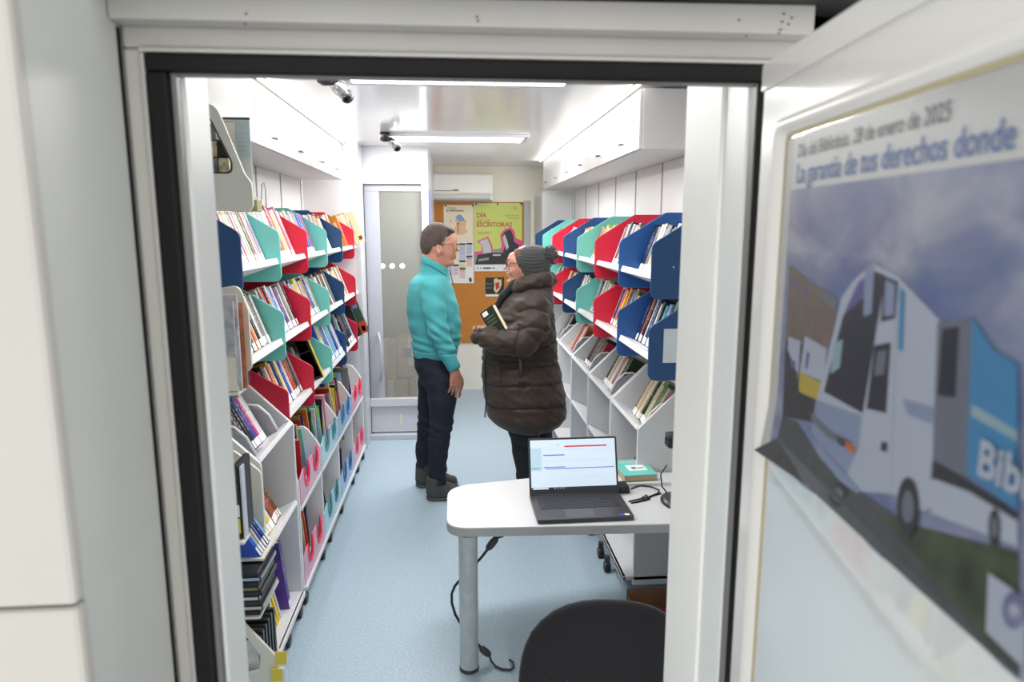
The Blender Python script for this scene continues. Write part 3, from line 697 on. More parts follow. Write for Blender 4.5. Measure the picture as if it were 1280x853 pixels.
# ================================================================== LOW CHILDREN'S BINS along the left
kp = mat('bin_case_white', (234, 234, 236), .38)
pinkm = mat('bin_pink', (214, 150, 178), .25, coat=.3); pinke = mat('bin_pink_edge', (232, 40, 80), .3)
skym = mat('bin_sky', (168, 212, 226), .25, coat=.3); skye = mat('bin_sky_edge', (60, 140, 150), .3)
bluem = mat('bin_blue', (128, 176, 214), .25, coat=.3); bluee = mat('bin_blue_edge', (50, 110, 170), .3)
KY = [2.915, 3.41, 3.92, 4.44, 4.98]
t = thing('book_bin_case', 'low white case of acrylic fronted book bins along the left side', 'book bin case', (-.9, 3.95, 0))
kprof = roundpoly([(.70, .078, .005), (.70, .60, .09), (.78, .72, .06), (.92, .66, .08), (1.09, .60, 0), (1.09, .078, 0)], 7)
for yy in KY: MB().prism(S(kprof, -1), yy - .008, yy + .008, 'Y').build('side_panel', kp, t, bevel=.003)
for a, bb in zip(KY, KY[1:]):
    MB().box((-1.09, a + .009, .455), (-.695, bb - .009, .475)).build('shelf', shelfw, t, bevel=.002)
    MB().box((-1.09, a + .009, .075), (-.695, bb - .009, .095)).build('bottom_shelf', shelfw, t, bevel=.002)
MB().box((-.70, KY[0], .078), (-.688, KY[-1], .097)).build('base_rail', shelfw, t, bevel=.002)
MB().box((-1.094, KY[0], .06), (-1.084, KY[-1], .66)).build('back_panel', kp, t)
for yy in (2.95, 3.37, 3.57, 3.95, 4.42, 4.65, 4.92): caster(t, -.712, yy, .078)
def binfront(y0, y1, z0, h, cm, em, lab):
    n = 9; W = y1 - y0; half = []
    def notch(c):
        wd, dp = .095, h * .40
        pts = [(c - wd * .62, z0 + h)]
        for k in range(n + 1):
            a = PI + PI * k / n; pts.append((c + wd / 2 * math.cos(a), z0 + h - dp + wd / 2 * math.sin(a) * .9))
        pts.append((c + wd * .62, z0 + h)); return pts
    top = notch(y0 + W * .30) + notch(y0 + W * .72)
    poly = [(y0, z0), (y0, z0 + h * .8)] + top + [(y1, z0 + h * .8), (y1, z0)]
    poly = [(p[0], p[1]) for p in poly]
    o = MB().prism(poly, -.704, -.698, 'X').build('bin_front', cm, t); o['label'] = lab
    for c in (notch(y0 + W * .30), notch(y0 + W * .72)):
        MB().tube([(-.701, p[0], p[1]) for p in c], .0075, 6).build('notch_edge', em, o, smooth=True)
KC = [[('pink', pinkm, pinke), ('sky blue', skym, skye), ('blue', bluem, bluee), ('pink', pinkm, pinke)], [('pink', pinkm, pinke), ('sky blue', skym, skye), ('blue', bluem, bluee), ('pink', pinkm, pinke)]]
for r_, z0 in ((0, .476), (1, .096)):
    for k in range(4):
        nm, a_, e_ = KC[r_][k]
        binfront(KY[k] + .01, KY[k + 1] - .01, z0, .15 if r_ == 0 else .16, a_, e_, '%s acrylic bin front with two notches' % nm)
        cols = random.sample(['white', 'yellow', 'pale green', 'light blue', 'pink', 'lime', 'black', 'purple', 'red', 'cream', 'teal', 'orange', 'dark green', 'grey', 'dark blue', 'white'], 16)
        yy = KY[k] + .03; i = 0
        while yy < KY[k + 1] - .06 and i < (16 if r_ == 0 else 9):
            th = random.uniform(.010, .022); h = random.uniform(.24, .30) if r_ == 0 else random.uniform(.2, .27)
            lean = random.uniform(.05, .22) if r_ else random.uniform(.10, .16)
            root = book(-1, yy, .735 + random.uniform(0, .05), z0 + .006 , h, th, random.uniform(.17, .22), cols[i],
                 '%s picture book, %s from the near end, %s %s bin at left' % (cols[i], ORD[i], ORD[k], 'upper' if r_ == 0 else 'lower'), 'picture books in the low bins', lean=-lean, tilt=R(random.uniform(-2, 9)), kind='picture_book', cat='book', sticker=False)
            root.location.z += th * math.sin(lean) + .002
            yy += th + (random.uniform(.004, .014) if r_ == 0 else random.uniform(.016, .034)); i += 1

# ================================================================== LOWER RIGHT BOOKCASES
RT = R(28); XR = .80
LRY = [2.87, 3.42, 4.03, 4.64, 5.26, 5.9]
rp = roundpoly([(XR, .06, .005), (XR, .812, .02), (XR + .19, .995, .02), (1.09, .995, 0), (1.09, .06, 0)], 5)
for k in range(5):
    y0, y1 = LRY[k], LRY[k + 1]
    t = thing('bookcase', ['nearest', 'second', 'third', 'fourth', 'farthest'][k] + ' white low bookcase under the right rack, counting from the table', 'bookcase', (.95, y0, 0), 'low white bookcases on the right')
    for yy in (y0 + .009, y1 - .010): MB().prism(rp, yy - .009, yy + .009, 'Y').build('side_panel', cx_, t, bevel=.003)
    m = MB(); plank(m, 1, y0 + .019, y1 - .02, XR + .006, .822, .28, .02, RT); m.build('ledge', shelfw, t, bevel=.002)
    m = MB(); plank(m, 1, y0 + .019, y1 - .02, XR + .006, .50 if k else .47, .28, .018, R(24)); m.build('shelf', shelfw, t, bevel=.002)
    MB().box((XR - .05, y0 + .0, .085), (1.09, y1 - .001, .105)).build('bottom_shelf', shelfw, t, bevel=.003)
    MB().box((XR - .05, y0 + .0, .075), (XR - .035, y1 - .001, .105)).build('base_rail', shelfw, t, bevel=.002)
    MB().box((1.08, y0 + .02, .1), (1.094, y1 - .02, .97)).build('back_panel', cx_, t)
    for yy in ((y0 + .25, y1 - .15) if k == 0 else (y0 + .12, y1 - .08)): caster(t, XR - .066, yy, .085)
    d, z = ledge_spot(1, XR + .006, .822, .055, RT)
    cols = [['cream', 'green', 'green', 'cream', 'pale green', 'black', 'dark grey', 'cream', 'white', 'beige', 'cream', 'dark grey', 'black'],
            ['dark green', 'brown', 'black', 'white', 'grey', 'red', 'white', 'white', 'grey', 'cream', 'black'],
            ['red', 'black', 'black', 'dark grey', 'grey', 'black', 'grey', 'dark grey'], ['brown', 'orange', 'cream', 'white', 'pink', 'magenta'], ['black', 'light blue', 'cream', 'black', 'grey']][k]
    fill(1, y0 + (.05 if k == 0 else .15), y0 + (.36 if k == 0 else .46 if k < 3 else .40), d, z, cols, (.2, .23), (.018, .03), (.12, .15), 'ledge of the %s right bookcase' % ['nearest', 'second', 'third', 'fourth', 'farthest'][k], tilt=RT, group='books on the right bookcase ledges', stuff='ledge' if k > 2 else None)
    bookend(1, y0 + (.03 if k == 0 else .135), XR + .006, .822, RT, .03, 'grey bookend on the ledge of the %s right bookcase' % ['nearest', 'second', 'third', 'fourth', 'farthest'][k], h=.15)
# books in the open cubbies that show
def exR(root, h, th, dp):
    # cover facing the doorway (the near side, y = 0 for the right)
    m = MB(); m.cur = 0; m.add([(.0, -.0006, 0), (dp, -.0006, 0), (dp, -.0006, h), (0, -.0006, h)], [(0, 1, 2, 3)])
    m.cur = 1; m.add([(.012, -.0012, 0.01), (dp - .01, -.0012, .01), (dp - .01, -.0012, h - .07), (.012, -.0012, h - .03)], [(0, 1, 2, 3)])
    m.cur = 2; m.text('R', .09, Matrix.Translation((.012, -.0018, .10)) @ Matrix.Rotation(PI / 2, 4, 'X'), bold=.004)
    o = m.build('cover_print', [mat('magazine_red', (140, 30, 34), .4), mat('magazine_tan', (206, 188, 160), .5), mat('magazine_dark_red', (96, 24, 28), .5)], None); o.parent = root
book(1, 3.12, .795, .488, .275, .012, .2, 'dark red', 'dark red magazine with a large R in the cubby behind the table', None, tilt=R(33), sticker=False, extra=exR)
book(1, 3.09, .80, .486, .05, .02, .15, 'lime', 'small lime green book standing in the cubby behind the dark red magazine', None, tilt=R(24), sticker=False)
for i, (yy, c, lab) in enumerate(((4.70, 'orange', 'orange book in the fourth right bookcase beside the dark coat'), (4.76, 'dark grey', 'dark grey book in the fourth right bookcase beside the dark coat'))):
    book(1, yy, .84, .50, .2, .035, .15, c, lab, None, tilt=R(24), sticker=False)

for k_, (mb, ms) in STUFF.items():
    o = mb.build('distant_books', [pagem] + [stuffmat(c) for c in ms])
    tag(o, {'left': 'small books packed in the far bays of the middle left rack shelf', 'right': 'small books packed in the far bays of the right divider rack', 'ledge': 'small books on the ledges of the two farthest right bookcases'}[k_], 'books', None, 'stuff')
# ================================================================== DISPLAY RACKS at the near left, beside the door jamb
beige = mat('display_beige', (222, 219, 206), .45)
gask = mat('window_gasket', (70, 66, 62), .6)
acr = glassy('clear_acrylic', (225, 232, 232), .72, .08)
YD = 2.30
t = thing('display_rack', 'beige display panel with a rounded triangular window above the left rack', 'display rack', (-.75, YD, 1.75))
out = roundpoly([(-.90, 1.752, 0), (-.90, 2.09, .03), (-.745, 2.085, .05), (-.665, 1.86, .03), (-.648, 1.84, .01), (-.648, 1.752, 0)], 6)
win = roundpoly([(-.87, 1.872, .03), (-.87, 2.035, .03), (-.765, 2.045, .02), (-.705, 1.905, .02), (-.706, 1.87, .03)], 6)
def fit(poly, n=48):
    # resample a closed outline to n points starting at the angle of its centre, for ring()
    pts = [Vector(p) for p in poly]; c = sum(pts, Vector((0, 0))) / len(pts); res = []
    for k in range(n):
        a = 2 * PI * k / n; dr = Vector((math.cos(a), math.sin(a))); best = None
        for i in range(len(pts)):
            p, q = pts[i] - CW, pts[(i + 1) % len(pts)] - CW; e = q - p
            den = dr.x * (-e.y) + dr.y * e.x
            if abs(den) < 1e-9: continue
            tt = (p.x * (-e.y) + p.y * e.x) / den; u = (dr.x * p.y - dr.y * p.x) / den
            if tt > 0 and -1e-6 <= u <= 1 + 1e-6: best = tt if best is None else max(best, tt)
        res.append(tuple(CW + dr * (best or .01)))
    return res
CW = Vector((-.79, 1.94))
MB().ring(fit(out, 72), fit(win, 72), YD - .006, YD + .006, 'Y').build('side_panel', beige, t, bevel=.002)
wf = fit(win, 72); CW2 = CW; wi = [tuple(CW + (Vector(p) - CW) * .95) for p in wf]
MB().ring(wf, wi, YD - .009, YD + .008, 'Y').build('window_gasket', gask, t)
m = MB(); m.box((-.90, YD + .012, 1.86), (-.70, YD + .10, 1.868)); m.box((-.90, YD + .09, 1.86), (-.72, YD + .10, 2.04))
m.build('holder', beige, t)
MB().box((-.90, YD + .0, 1.742), (-.645, YD + .16, 1.751)).build('acrylic_shelf', acr, t)
dvdc = ['dark grey', 'brown', 'grey', 'cream', 'rust', 'dark green', 'beige', 'black']
k = 0
for zz in (1.872, 1.925, 1.978):
    for xx in (-.86, -.825, -.79, -.755):
        if zz > 1.95 and xx > -.78: continue
        c = dvdc[k % 8]
        tag(MB().box((xx, YD + .02, zz), (xx + .032, YD + .07, zz + .048)).build('postcard_pack', mat('pack_' + c.replace(' ', '_'), CN[c], .6, noise=.5, nscale=60)), '%s picture card, %s from the left, %s row behind the rounded window' % (c, ORD[int(round((xx + .86) / .035))], {1.872: 'bottom', 1.925: 'middle', 1.978: 'top'}[zz]), 'card', 'cards behind the rounded window'); k += 1
t = thing('sign_holder', 'clear upright sign holder with a pale blue printed sheet above the left rack', 'sign holder', (-.72, 2.40, 1.79))
MB().box((-.775, 2.398, 1.80), (-.672, 2.400, 2.055)).build('acrylic_front', acr, t)
m = MB(); m.box((-.773, 2.4015, 1.80), (-.674, 2.4035, 2.05)); m.cur = 1; m.add([(-.773, 2.4012, 1.93), (-.674, 2.4012, 1.93), (-.674, 2.4012, 2.045), (-.773, 2.4012, 2.045)], [(0, 1, 2, 3)])
m.cur = 2
for kk in range(5): m.add([(-.765, 2.4008, 1.95 + kk * .014), (-.69, 2.4008, 1.95 + kk * .014), (-.69, 2.4008, 1.954 + kk * .014), (-.765, 2.4008, 1.954 + kk * .014)], [(0, 1, 2, 3)])
m.build('printed_sheet', [mat('sheet_white', (222, 226, 222), .6), mat('sheet_blue', (176, 208, 214), .6), mat('sheet_ink', (140, 180, 196), .6)], t)
MB().box((-.775, 2.396, 2.051), (-.672, 2.405, 2.058)).build('top_clip', dgrey, t)
MB().box((-.78, 2.39, 1.79), (-.665, 2.45, 1.80)).build('foot', acr, t)
t = tag(MB().box((-.735, 2.34, 1.752), (-.648, 2.40, 1.79)).build('card_box', mat('olive_card', (150, 148, 104), .6), bevel=.002), 'small olive green box on the clear shelf above the left rack', 'box')
tag(MB().tube([(-.66, 2.42, 1.752), (-.655, 2.42, 1.80), (-.65, 2.42, 1.845), (-.643, 2.42, 1.85), (-.64, 2.42, 1.83), (-.64, 2.42, 1.76)], .0018, 6).build('wire_hook', steel, smooth=True), 'thin bent wire standing at the end of the clear shelf above the left rack', 'wire')

# magazine rack at mid height
t = thing('magazine_rack', 'beige slotted magazine rack hung on the near end of the left rack', 'magazine rack', (-.74, 2.24, 1.2))
o2 = roundpoly([(-.80, 1.17, 0), (-.80, 1.50, .02), (-.705, 1.515, .03), (-.68, 1.43, .02), (-.68, 1.24, .02), (-.75, 1.175, .01)], 5)
MB().prism(o2, 2.28, 2.292, 'Y').build('side_panel', beige, t, bevel=.002)
MB().box((-.79, 2.292, 1.24), (-.775, 2.376, 1.26)).box((-.79, 2.292, 1.40), (-.775, 2.376, 1.42)).build('bracket', steel, t)
MB().box((-.80, 2.19, 1.168), (-.70, 2.279, 1.176)).build('tray', beige, t)
MB().prism(roundpoly([(-.715, 1.33, .01), (-.715, 1.40, .02), (-.695, 1.42, .02), (-.695, 1.33, .012)], 5), 2.277, 2.2795, 'Y').build('slot', mat('slot_navy', (22, 60, 100), .5), t)
for i, (x, y, zt, c, lab) in enumerate(((-.775, 2.20, 1.47, (176, 176, 178), 'grey illustrated magazine in the beige rack at the near left'), (-.77, 2.225, 1.49, (206, 206, 206), 'pale magazine standing behind the grey one in the near left rack'), (-.76, 2.25, 1.46, (190, 120, 90), 'rust coloured magazine at the back of the near left rack'))):
    tt = thing('magazine', lab, 'magazine', (x, y, 1.177), 'magazines in the near left rack')
    MB().box((x - .02, y, 1.177), (x + .072, y + .008, zt)).build('cover', mat('magazine_%d' % i, c, .35, noise=.35, nscale=35), tt)
    if i == 0: MB().box((x - .018, y - .0012, 1.18), (x + .07, y - .0002, 1.29)).build('lower_print', mat('magazine_cream', (222, 214, 200), .5), tt)

# DVD rack lower down
t = thing('dvd_rack', 'beige disc rack with a triangular cut-out at the bottom left corner', 'disc rack', (-.7, 2.12, .1))
oo = roundpoly([(-.82, .10, 0), (-.82, .46, .03), (-.715, .455, .03), (-.60, .305, .02), (-.595, .21, .02), (-.62, .10, 0)], 6)
ww = roundpoly([(-.78, .25, .01), (-.78, .41, .02), (-.706, .405, .02), (-.655, .318, .03), (-.66, .262, .02)], 6)
CW = Vector((-.73, .315))
MB().ring(fit(oo, 72), fit(ww, 72), 2.085, 2.097, 'Y').build('side_panel', beige, t, bevel=.002)
oo = [(-.82, .10), (-.82, .98), (-.70, .98), (-.64, .92), (-.64, .10)]
MB().prism(roundpoly([(-.82, .1, 0), (-.82, .935, .02), (-.775, .935, .03), (-.69, .855, .03), (-.685, .1, 0)], 6), 2.335, 2.347, 'Y').build('rear_panel', beige, t, bevel=.002)
for z0, ya, yb in ((.17, 2.098, 2.334), (.44, 2.098, 2.334), (.605, 2.172, 2.334), (.70, 2.098, 2.165)): MB().box((-.82, ya, z0), (-.685 if z0 == .70 else -.65, yb, z0 + .008)).build('shelf', beige, t)
MB().box((-.825, 2.085, .10), (-.82, 2.345, .93)).build('back_panel', beige, t)
for xx in (-.80, -.66):
    for yy in (2.1, 2.33): MB().lathe([(.012, 0), (.012, .10)], (xx, yy, 0), 10).build('leg', beige, t)
MB().tube([(-.63, 2.12, .31), (-.60, 2.10, .315), (-.575, 2.09, .31), (-.57, 2.09, .29), (-.568, 2.09, .20)], .0022, 6).build('wire_rim', acr, t, smooth=True)
ym = mat('yellow_tag', (226, 200, 70), .5)
for i, (x, z, lab) in enumerate(((-.585, .292, 'upper yellow tag on the clear rim of the disc rack'), (-.602, .232, 'lower yellow tag at the corner of the disc rack'))):
    tag(MB().box((x - .018, 2.07, z), (x + .018, 2.073, z + .045)).build('tag', ym), lab, 'tag', 'yellow tags on the disc rack')
def disc_case(M, w_, h_, th, label, insert=None, group='disc cases in the near left rack'):
    root = bpy.data.objects.new('disc_case', None); C.objects.link(root); root.matrix_world = M; tag(root, label, 'disc case', group)
    o = MB().box((0, 0, 0), (w_, th, h_)).build('case', mat('case_black', (32, 33, 36), .35), None, bevel=.0015); o.parent = root
    if insert:
        o = MB().box((.006, -.0008, .006), (w_ - .006, 0, h_ - .006)).build('sleeve', mat('sleeve_%d_%d_%d' % insert, insert, .3, noise=.3, nscale=25), None); o.parent = root
    return root
# tall case nearest, spine to the aisle
disc_case(Matrix.Translation((-.715, 2.12, .71)), .018, .245, .13, 'tall black disc case with a yellow and white spine at the near left edge', (58, 58, 60))
tag(MB().box((-.713, 2.1180, .73), (-.699, 2.1188, .78)).build('sticker', mat('yellow_tag', (226, 200, 70), .5)), 'yellow sticker on the spine of the tall black disc case', 'sticker')
tag(MB().box((-.713, 2.1180, .785), (-.699, 2.1188, .825)).build('sticker', labm), 'white printed sticker on the spine of the tall black disc case', 'sticker')
tag(MB().box((-.694, 2.125, .709), (-.688, 2.16, .95)).build('disc_sleeve', mat('sleeve_clear', (198, 202, 214), .25), bevel=.001), 'pale clear disc sleeve leaning beside the tall black disc case', 'disc sleeve')
for i, c in enumerate(('blue', 'light blue', 'beige', 'blue', 'dark blue', 'light blue')):
    book(-1, 2.185 + i * .022, .662, .6135, .165, .014, .10, c, '%s disc case, %s of the slanting row on the middle disc shelf' % (c, ORD[i]), 'disc cases in the near left rack', tilt=R(30), kind='disc_case', cat='disc case')
def flat_case(x, y, z, c, lab, w_=.142):
    root = bpy.data.objects.new('disc_case', None); C.objects.link(root); root.location = (x, y, z); tag(root, lab, 'disc case', 'disc cases in the near left rack')
    o = MB().box((0, 0, 0), (w_, .19, .0155)).build('case', mat('case_black', (32, 33, 36), .35), None, bevel=.0015); o.parent = root
    o = MB().box((.004, -.0006, .003), (w_ - .004, 0, .0125)).box((w_, .004, .003), (w_ + .0006, .186, .0125)).build('sleeve', mat('flat_sleeve_%d_%d_%d' % c, c, .4), None); o.parent = root
fc = [(40, 40, 42), (196, 196, 190), (60, 60, 62), (206, 204, 198), (44, 44, 46), (120, 122, 90), (38, 38, 40), (150, 176, 190), (34, 34, 36)]
for i, c in enumerate(fc): flat_case(-.795 + (.010 if i % 3 == 1 else 0), 2.108, .4485 + i * .0168 if i < 3 else .4485 + i * .0168, c, '%s case from the bottom of the flat stack on the middle disc shelf' % ORD[i]) if .4485 + i * .0168 < .585 else None
for i, c in enumerate(((206, 206, 204), (60, 60, 62), (176, 178, 180), (40, 40, 42), (150, 150, 150), (90, 92, 96))):
    disc_case(Matrix.Translation((-.80, 2.112 + i * .034, .1785)), .14, .185, .018, '%s disc case standing on the bottom disc shelf' % ORD[i], c)
# ================================================================== TABLE
tw = mat('table_white', (210, 210, 211), .3)
te = mat('table_edge_grey', (176, 178, 176), .45)
t = thing('table', 'white laminate table with a single grey round leg beside the right shelves', 'table', (.45, 2.6, 0))
top = roundpoly([(-.048, 2.385, .09), (1.09, 2.345, 0), (1.09, 2.855, 0), (.79, 2.86, 0), (.60, 2.925, .1), (-.048, 2.80, .13)], 8)
MB().prism(top, .573, .5995, 'Z').build('table_top', tw, t, bevel=.003)
o_, i_ = top, [((p[0] - .45) * .998 + .45, (p[1] - 2.63) * .997 + 2.63) for p in top]
MB().prism([((p[0] - .45) * 1.001 + .45, (p[1] - 2.63) * 1.002 + 2.63) for p in top], .562, .5955, 'Z').build('edge_band', te, t, bevel=.002)
legm = mat('leg_grey_paint', (190, 199, 200), .4, noise=.12, nscale=30)
MB().lathe([(.036, .003), (.036, .56)], (.032, 2.415, 0), 28).build('leg', legm, t, smooth=False)
MB().lathe([(.038, 0), (.038, .012), (.036, .014)], (.032, 2.415, 0), 28).build('foot_ring', dgrey, t)
MB().box((.3, 2.5, .535), (1.05, 2.54, .561)).build('support_rail', steel, t)
tag(MB().box((.50, 2.73, .6), (1.05, 2.85, .6145)).build('white_board', mat('board_white', (224, 224, 224), .35), bevel=.002), 'white board lying along the back of the table under the teal book', 'board')
# teal book lying on the board
M = Matrix.Translation((.712, 2.742, .615)) @ Euler((0, 0, R(4))).to_matrix().to_4x4()
t = thing('book', 'thick turquoise paperback lying flat on the table beside the laptop', 'book'); t.matrix_world = M
bc = mat('turquoise_cover', (110, 205, 195), .4)
sk = lambda p: (p[0] + p[1] * .15, p[1], p[2])
MB().box((0, 0, .027), (.15, .20, .0295)).build('cover', bc, None).parent = t
MB().box((0, 0, 0), (.15, .20, .002)).build('back_cover', mat('green_cover', (90, 170, 140), .4), None).parent = t
MB().box((.002, .003, .002), (.148, .197, .027)).build('page_block', mat('old_pages', (196, 174, 140), .8), None).parent = t
m = MB(); m.box((.04, .055, .0296), (.125, .125, .0299)); m.cur = 1; m.text('El libro', .032, Matrix.Translation((.03, .15, .0301)), width=.10, bold=.0008)
m.cur = 2; m.box((.06, .075, .0299), (.08, .10, .0301)).box((.083, .08, .0299), (.115, .09, .0301))
m.build('cover_print', [labm, mat('title_pink', (236, 190, 196), .5), mat('ink_slate', (100, 110, 140), .5)], None).parent = t

# ================================================================== LAPTOP
lg = mat('laptop_grey', (74, 72, 76), .38, metal=.4)
lk = mat('laptop_key', (46, 46, 50), .5)
q0, q1, q2, q3 = [at(x, y, Z=.602) for x, y in ((672, 655.5), (800, 650), (657, 621), (777, 612))]
ang = math.atan2(q1.y - q0.y, q1.x - q0.x); Wd = .372; Dp = .245
lo = Matrix.Translation((q0.x, q0.y, .6005)) @ Euler((0, 0, ang)).to_matrix().to_4x4()
t = thing('laptop', 'open dark grey laptop showing a bright catalogue page on the white table', 'laptop'); t.matrix_world = lo
def put(mb, name, m_, par=None, **k):
    o = mb.build(name, m_, None, **k); o.parent = par or t; return o
base = put(MB().prism(roundpoly([(0, 0, .012), (Wd, 0, .012), (Wd, Dp, .004), (0, Dp, .004)], 4), .003, .017, 'Z'), 'base', lg, bevel=.002)
m = MB()
ky0, ky1, kx0, kx1 = .098, .212, .028, .344
put(MB().box((kx0 - .003, ky0 - .003, .0170), (kx1 + .003, ky1 + .003, .0172)), 'key_well', mat('key_well', (52, 51, 55), .5), base)
for r_ in range(6):
    n = 17; yy = ky0 + r_ * (ky1 - ky0) / 6; hh = (ky1 - ky0) / 6 - .003; k = 0
    while k < n:
        span = 5 if (r_ == 0 and k == 4) else 1
        xx = kx0 + k * (kx1 - kx0) / n; ww_ = span * (kx1 - kx0) / n - .003
        m.box((xx, yy, .0172), (xx + ww_, yy + hh, .0185)); k += span
put(m, 'keyboard', lk, base)
put(MB().box((.115, .012, .0170), (.225, .085, .01725)), 'touchpad', mat('touchpad', (80, 78, 82), .3), base)
st = put(MB().box((.318, .012, .0170), (.335, .028, .0173)), 'sticker', mat('sticker_blue', (50, 80, 180), .4), base); st['label'] = 'small blue sticker'
st = put(MB().box((.339, .013, .0170), (.357, .027, .0173)), 'sticker', labm, base); st['label'] = 'small white sticker'
# screen, tilted back
tl = R(17)
SM = Matrix.Translation((0, Dp - .008, .016)) @ Euler((-tl, 0, 0)).to_matrix().to_4x4()
SW, SH = Wd, .232
def sput(mb, name, m_, par=None, **k):
    o = mb.build(name, m_, None, **k); o.parent = par or t; return o
lid = sput(MB().prism(roundpoly([(0, 0, .004), (0, SH, .01), (SW, SH, .01), (SW, 0, .004)], 4), 0, .007, 'Y', SM), 'lid', mat('laptop_bezel', (52, 53, 56), .45), bevel=.0015)
sc_w = mat('screen_white', (205, 220, 234), .3, emit=.25)
scm = [sc_w, mat('screen_red', (200, 50, 40), .3, emit=.25), mat('screen_blue', (70, 100, 200), .3, emit=.25), mat('screen_side', (180, 210, 224), .3, emit=.22), mat('screen_bar', (40, 52, 66), .3, emit=.1), mat('screen_green', (60, 150, 120), .3, emit=.2), mat('screen_rule', (180, 192, 212), .3, emit=.3)]
m = MB()
sx0, sx1, sz0, sz1 = .008, SW - .008, .022, SH - .008
def sr(mi, a, b_, c, d_, off=.0006):
    m.cur = mi; X_ = lambda u: sx0 + u * (sx1 - sx0); Z_ = lambda v: sz1 - v * (sz1 - sz0)
    vs = [(X_(a), -off, Z_(d_)), (X_(b_), -off, Z_(d_)), (X_(b_), -off, Z_(c)), (X_(a), -off, Z_(c))]
    m.add([SM @ Vector(v) for v in vs], [(0, 1, 2, 3)])
sr(0, 0, 1, 0, 1, .0004)
sr(3, 0, .13, .16, .62, .0006); sr(4, 0, 1, .955, 1, .0006); sr(0, .02, .2, .96, .99, .0008)
sr(1, .40, .90, .125, .155); sr(2, .15, .40, .30, .32); sr(2, .15, .40, .545, .56); sr(2, .17, .98, .575, .59); sr(5, .32, .335, .10, .12)
sr(6, .15, .98, .20, .205); sr(6, .15, .9, .42, .425); sr(6, .4, .8, .76, .765); sr(6, .02, .1, .2, .215, .0008); sr(6, .02, .1, .42, .435, .0008); sr(5, .01, .11, .56, .575, .0008)
for k in range(4): sr(0, .27 + k * .035, .28 + k * .035, .968, .985, .0008)
sput(m, 'screen', scm, lid)
sput(MB().tube([(.04, Dp - .004, .016), (Wd - .04, Dp - .004, .016)], .005, 10), 'hinge', mat('laptop_bezel', (52, 53, 56), .45))
# adapter, cable, scanner
tag(MB().box((.655, 2.655, .6), (.715, 2.735, .627)).build('power_adapter', blackp, bevel=.006), 'black power adapter beside the laptop on the table', 'adapter')
pts = [at(*q, Z=.604) for q in ((789, 611), (800, 607), (815, 609), (824, 613), (822, 617), (812, 621), (800, 624), (786, 627))]
tag(MB().tube(pts, .0032, 8).build('cable', blackp, smooth=True), 'black cable looping from the adapter to the laptop', 'cable')
pts = [at(*q, Z=.603) for q in ((826, 617), (815, 620), (806, 626), (803, 622), (808, 619), (812, 624), (800, 627), (789, 629))]
tag(MB().tube(pts, .0035, 8).build('cable', blackp, smooth=True), 'thicker knotted black cable in front of the stand base', 'cable')
t = thing('scanner_stand', 'black code scanner stand with an oval foot half hidden by the right jamb', 'scanner', (.88, 2.55, .6))
MB().ell((.89, 2.545, .605), (.075, .095, .022), 24, 10).build('foot', mat('stand_foot', (44, 44, 52), .3), t, smooth=True)
MB().tube([(.89, 2.56, .62), (.90, 2.58, .70), (.905, 2.59, .78), (.89, 2.58, .83)], .009, 10).build('gooseneck', blackp, t, smooth=True)
MB().box((.838, 2.55, .825), (.90, 2.61, .865), None).build('head', blackp, t, bevel=.008)
MB().box((.836, 2.545, .866), (.89, 2.60, .885)).build('head_cap', dgrey, t, bevel=.006)
MB().tube([(.865, 2.60, .608), (.84, 2.62, .64), (.835, 2.63, .69), (.86, 2.63, .73)], .003, 6).build('lead', blackp, t, smooth=True)

# ================================================================== BUNGEE CORD hanging from the table by the leg
t = thing('bungee_cord', 'black cord with hooks hanging from under the table beside the grey leg', 'cord', (.05, 2.45, .56))
pts = [(.125, 2.45, .499), (.08, 2.45, .44), (.02, 2.455, .375), (-.02, 2.46, .325), (-.033, 2.465, .29), (-.033, 2.465, .25), (-.02, 2.465, .20), (.004, 2.465, .153), (.03, 2.463, .11), (.063, 2.455, .081), (.085, 2.45, .055)]
MB().tube(pts, .0052, 10).build('cord', blackp, t, smooth=True)
def grip(a, b_):
    a, b_ = Vector(a), Vector(b_); return MB().tube([a, a.lerp(b_, .15), a.lerp(b_, .5), a.lerp(b_, .85), b_], [.006, .013, .015, .013, .006], 10).build('grip', dgrey, t, smooth=True)
grip((.105, 2.45, .475), (.145, 2.45, .525)); grip((.075, 2.45, .065), (.115, 2.445, .03))
MB().tube([(.145, 2.45, .522), (.165, 2.45, .527), (.178, 2.45, .54), (.184, 2.45, .557)], .004, 8).build('hook', dgrey, t, smooth=True)
MB().tube([(.112, 2.442, .032), (.118, 2.432, .014), (.135, 2.41, .006), (.16, 2.39, .006), (.19, 2.385, .006), (.205, 2.40, .006), (.205, 2.425, .008), (.19, 2.44, .012)], .0045, 8).build('hook', dgrey, t, smooth=True)

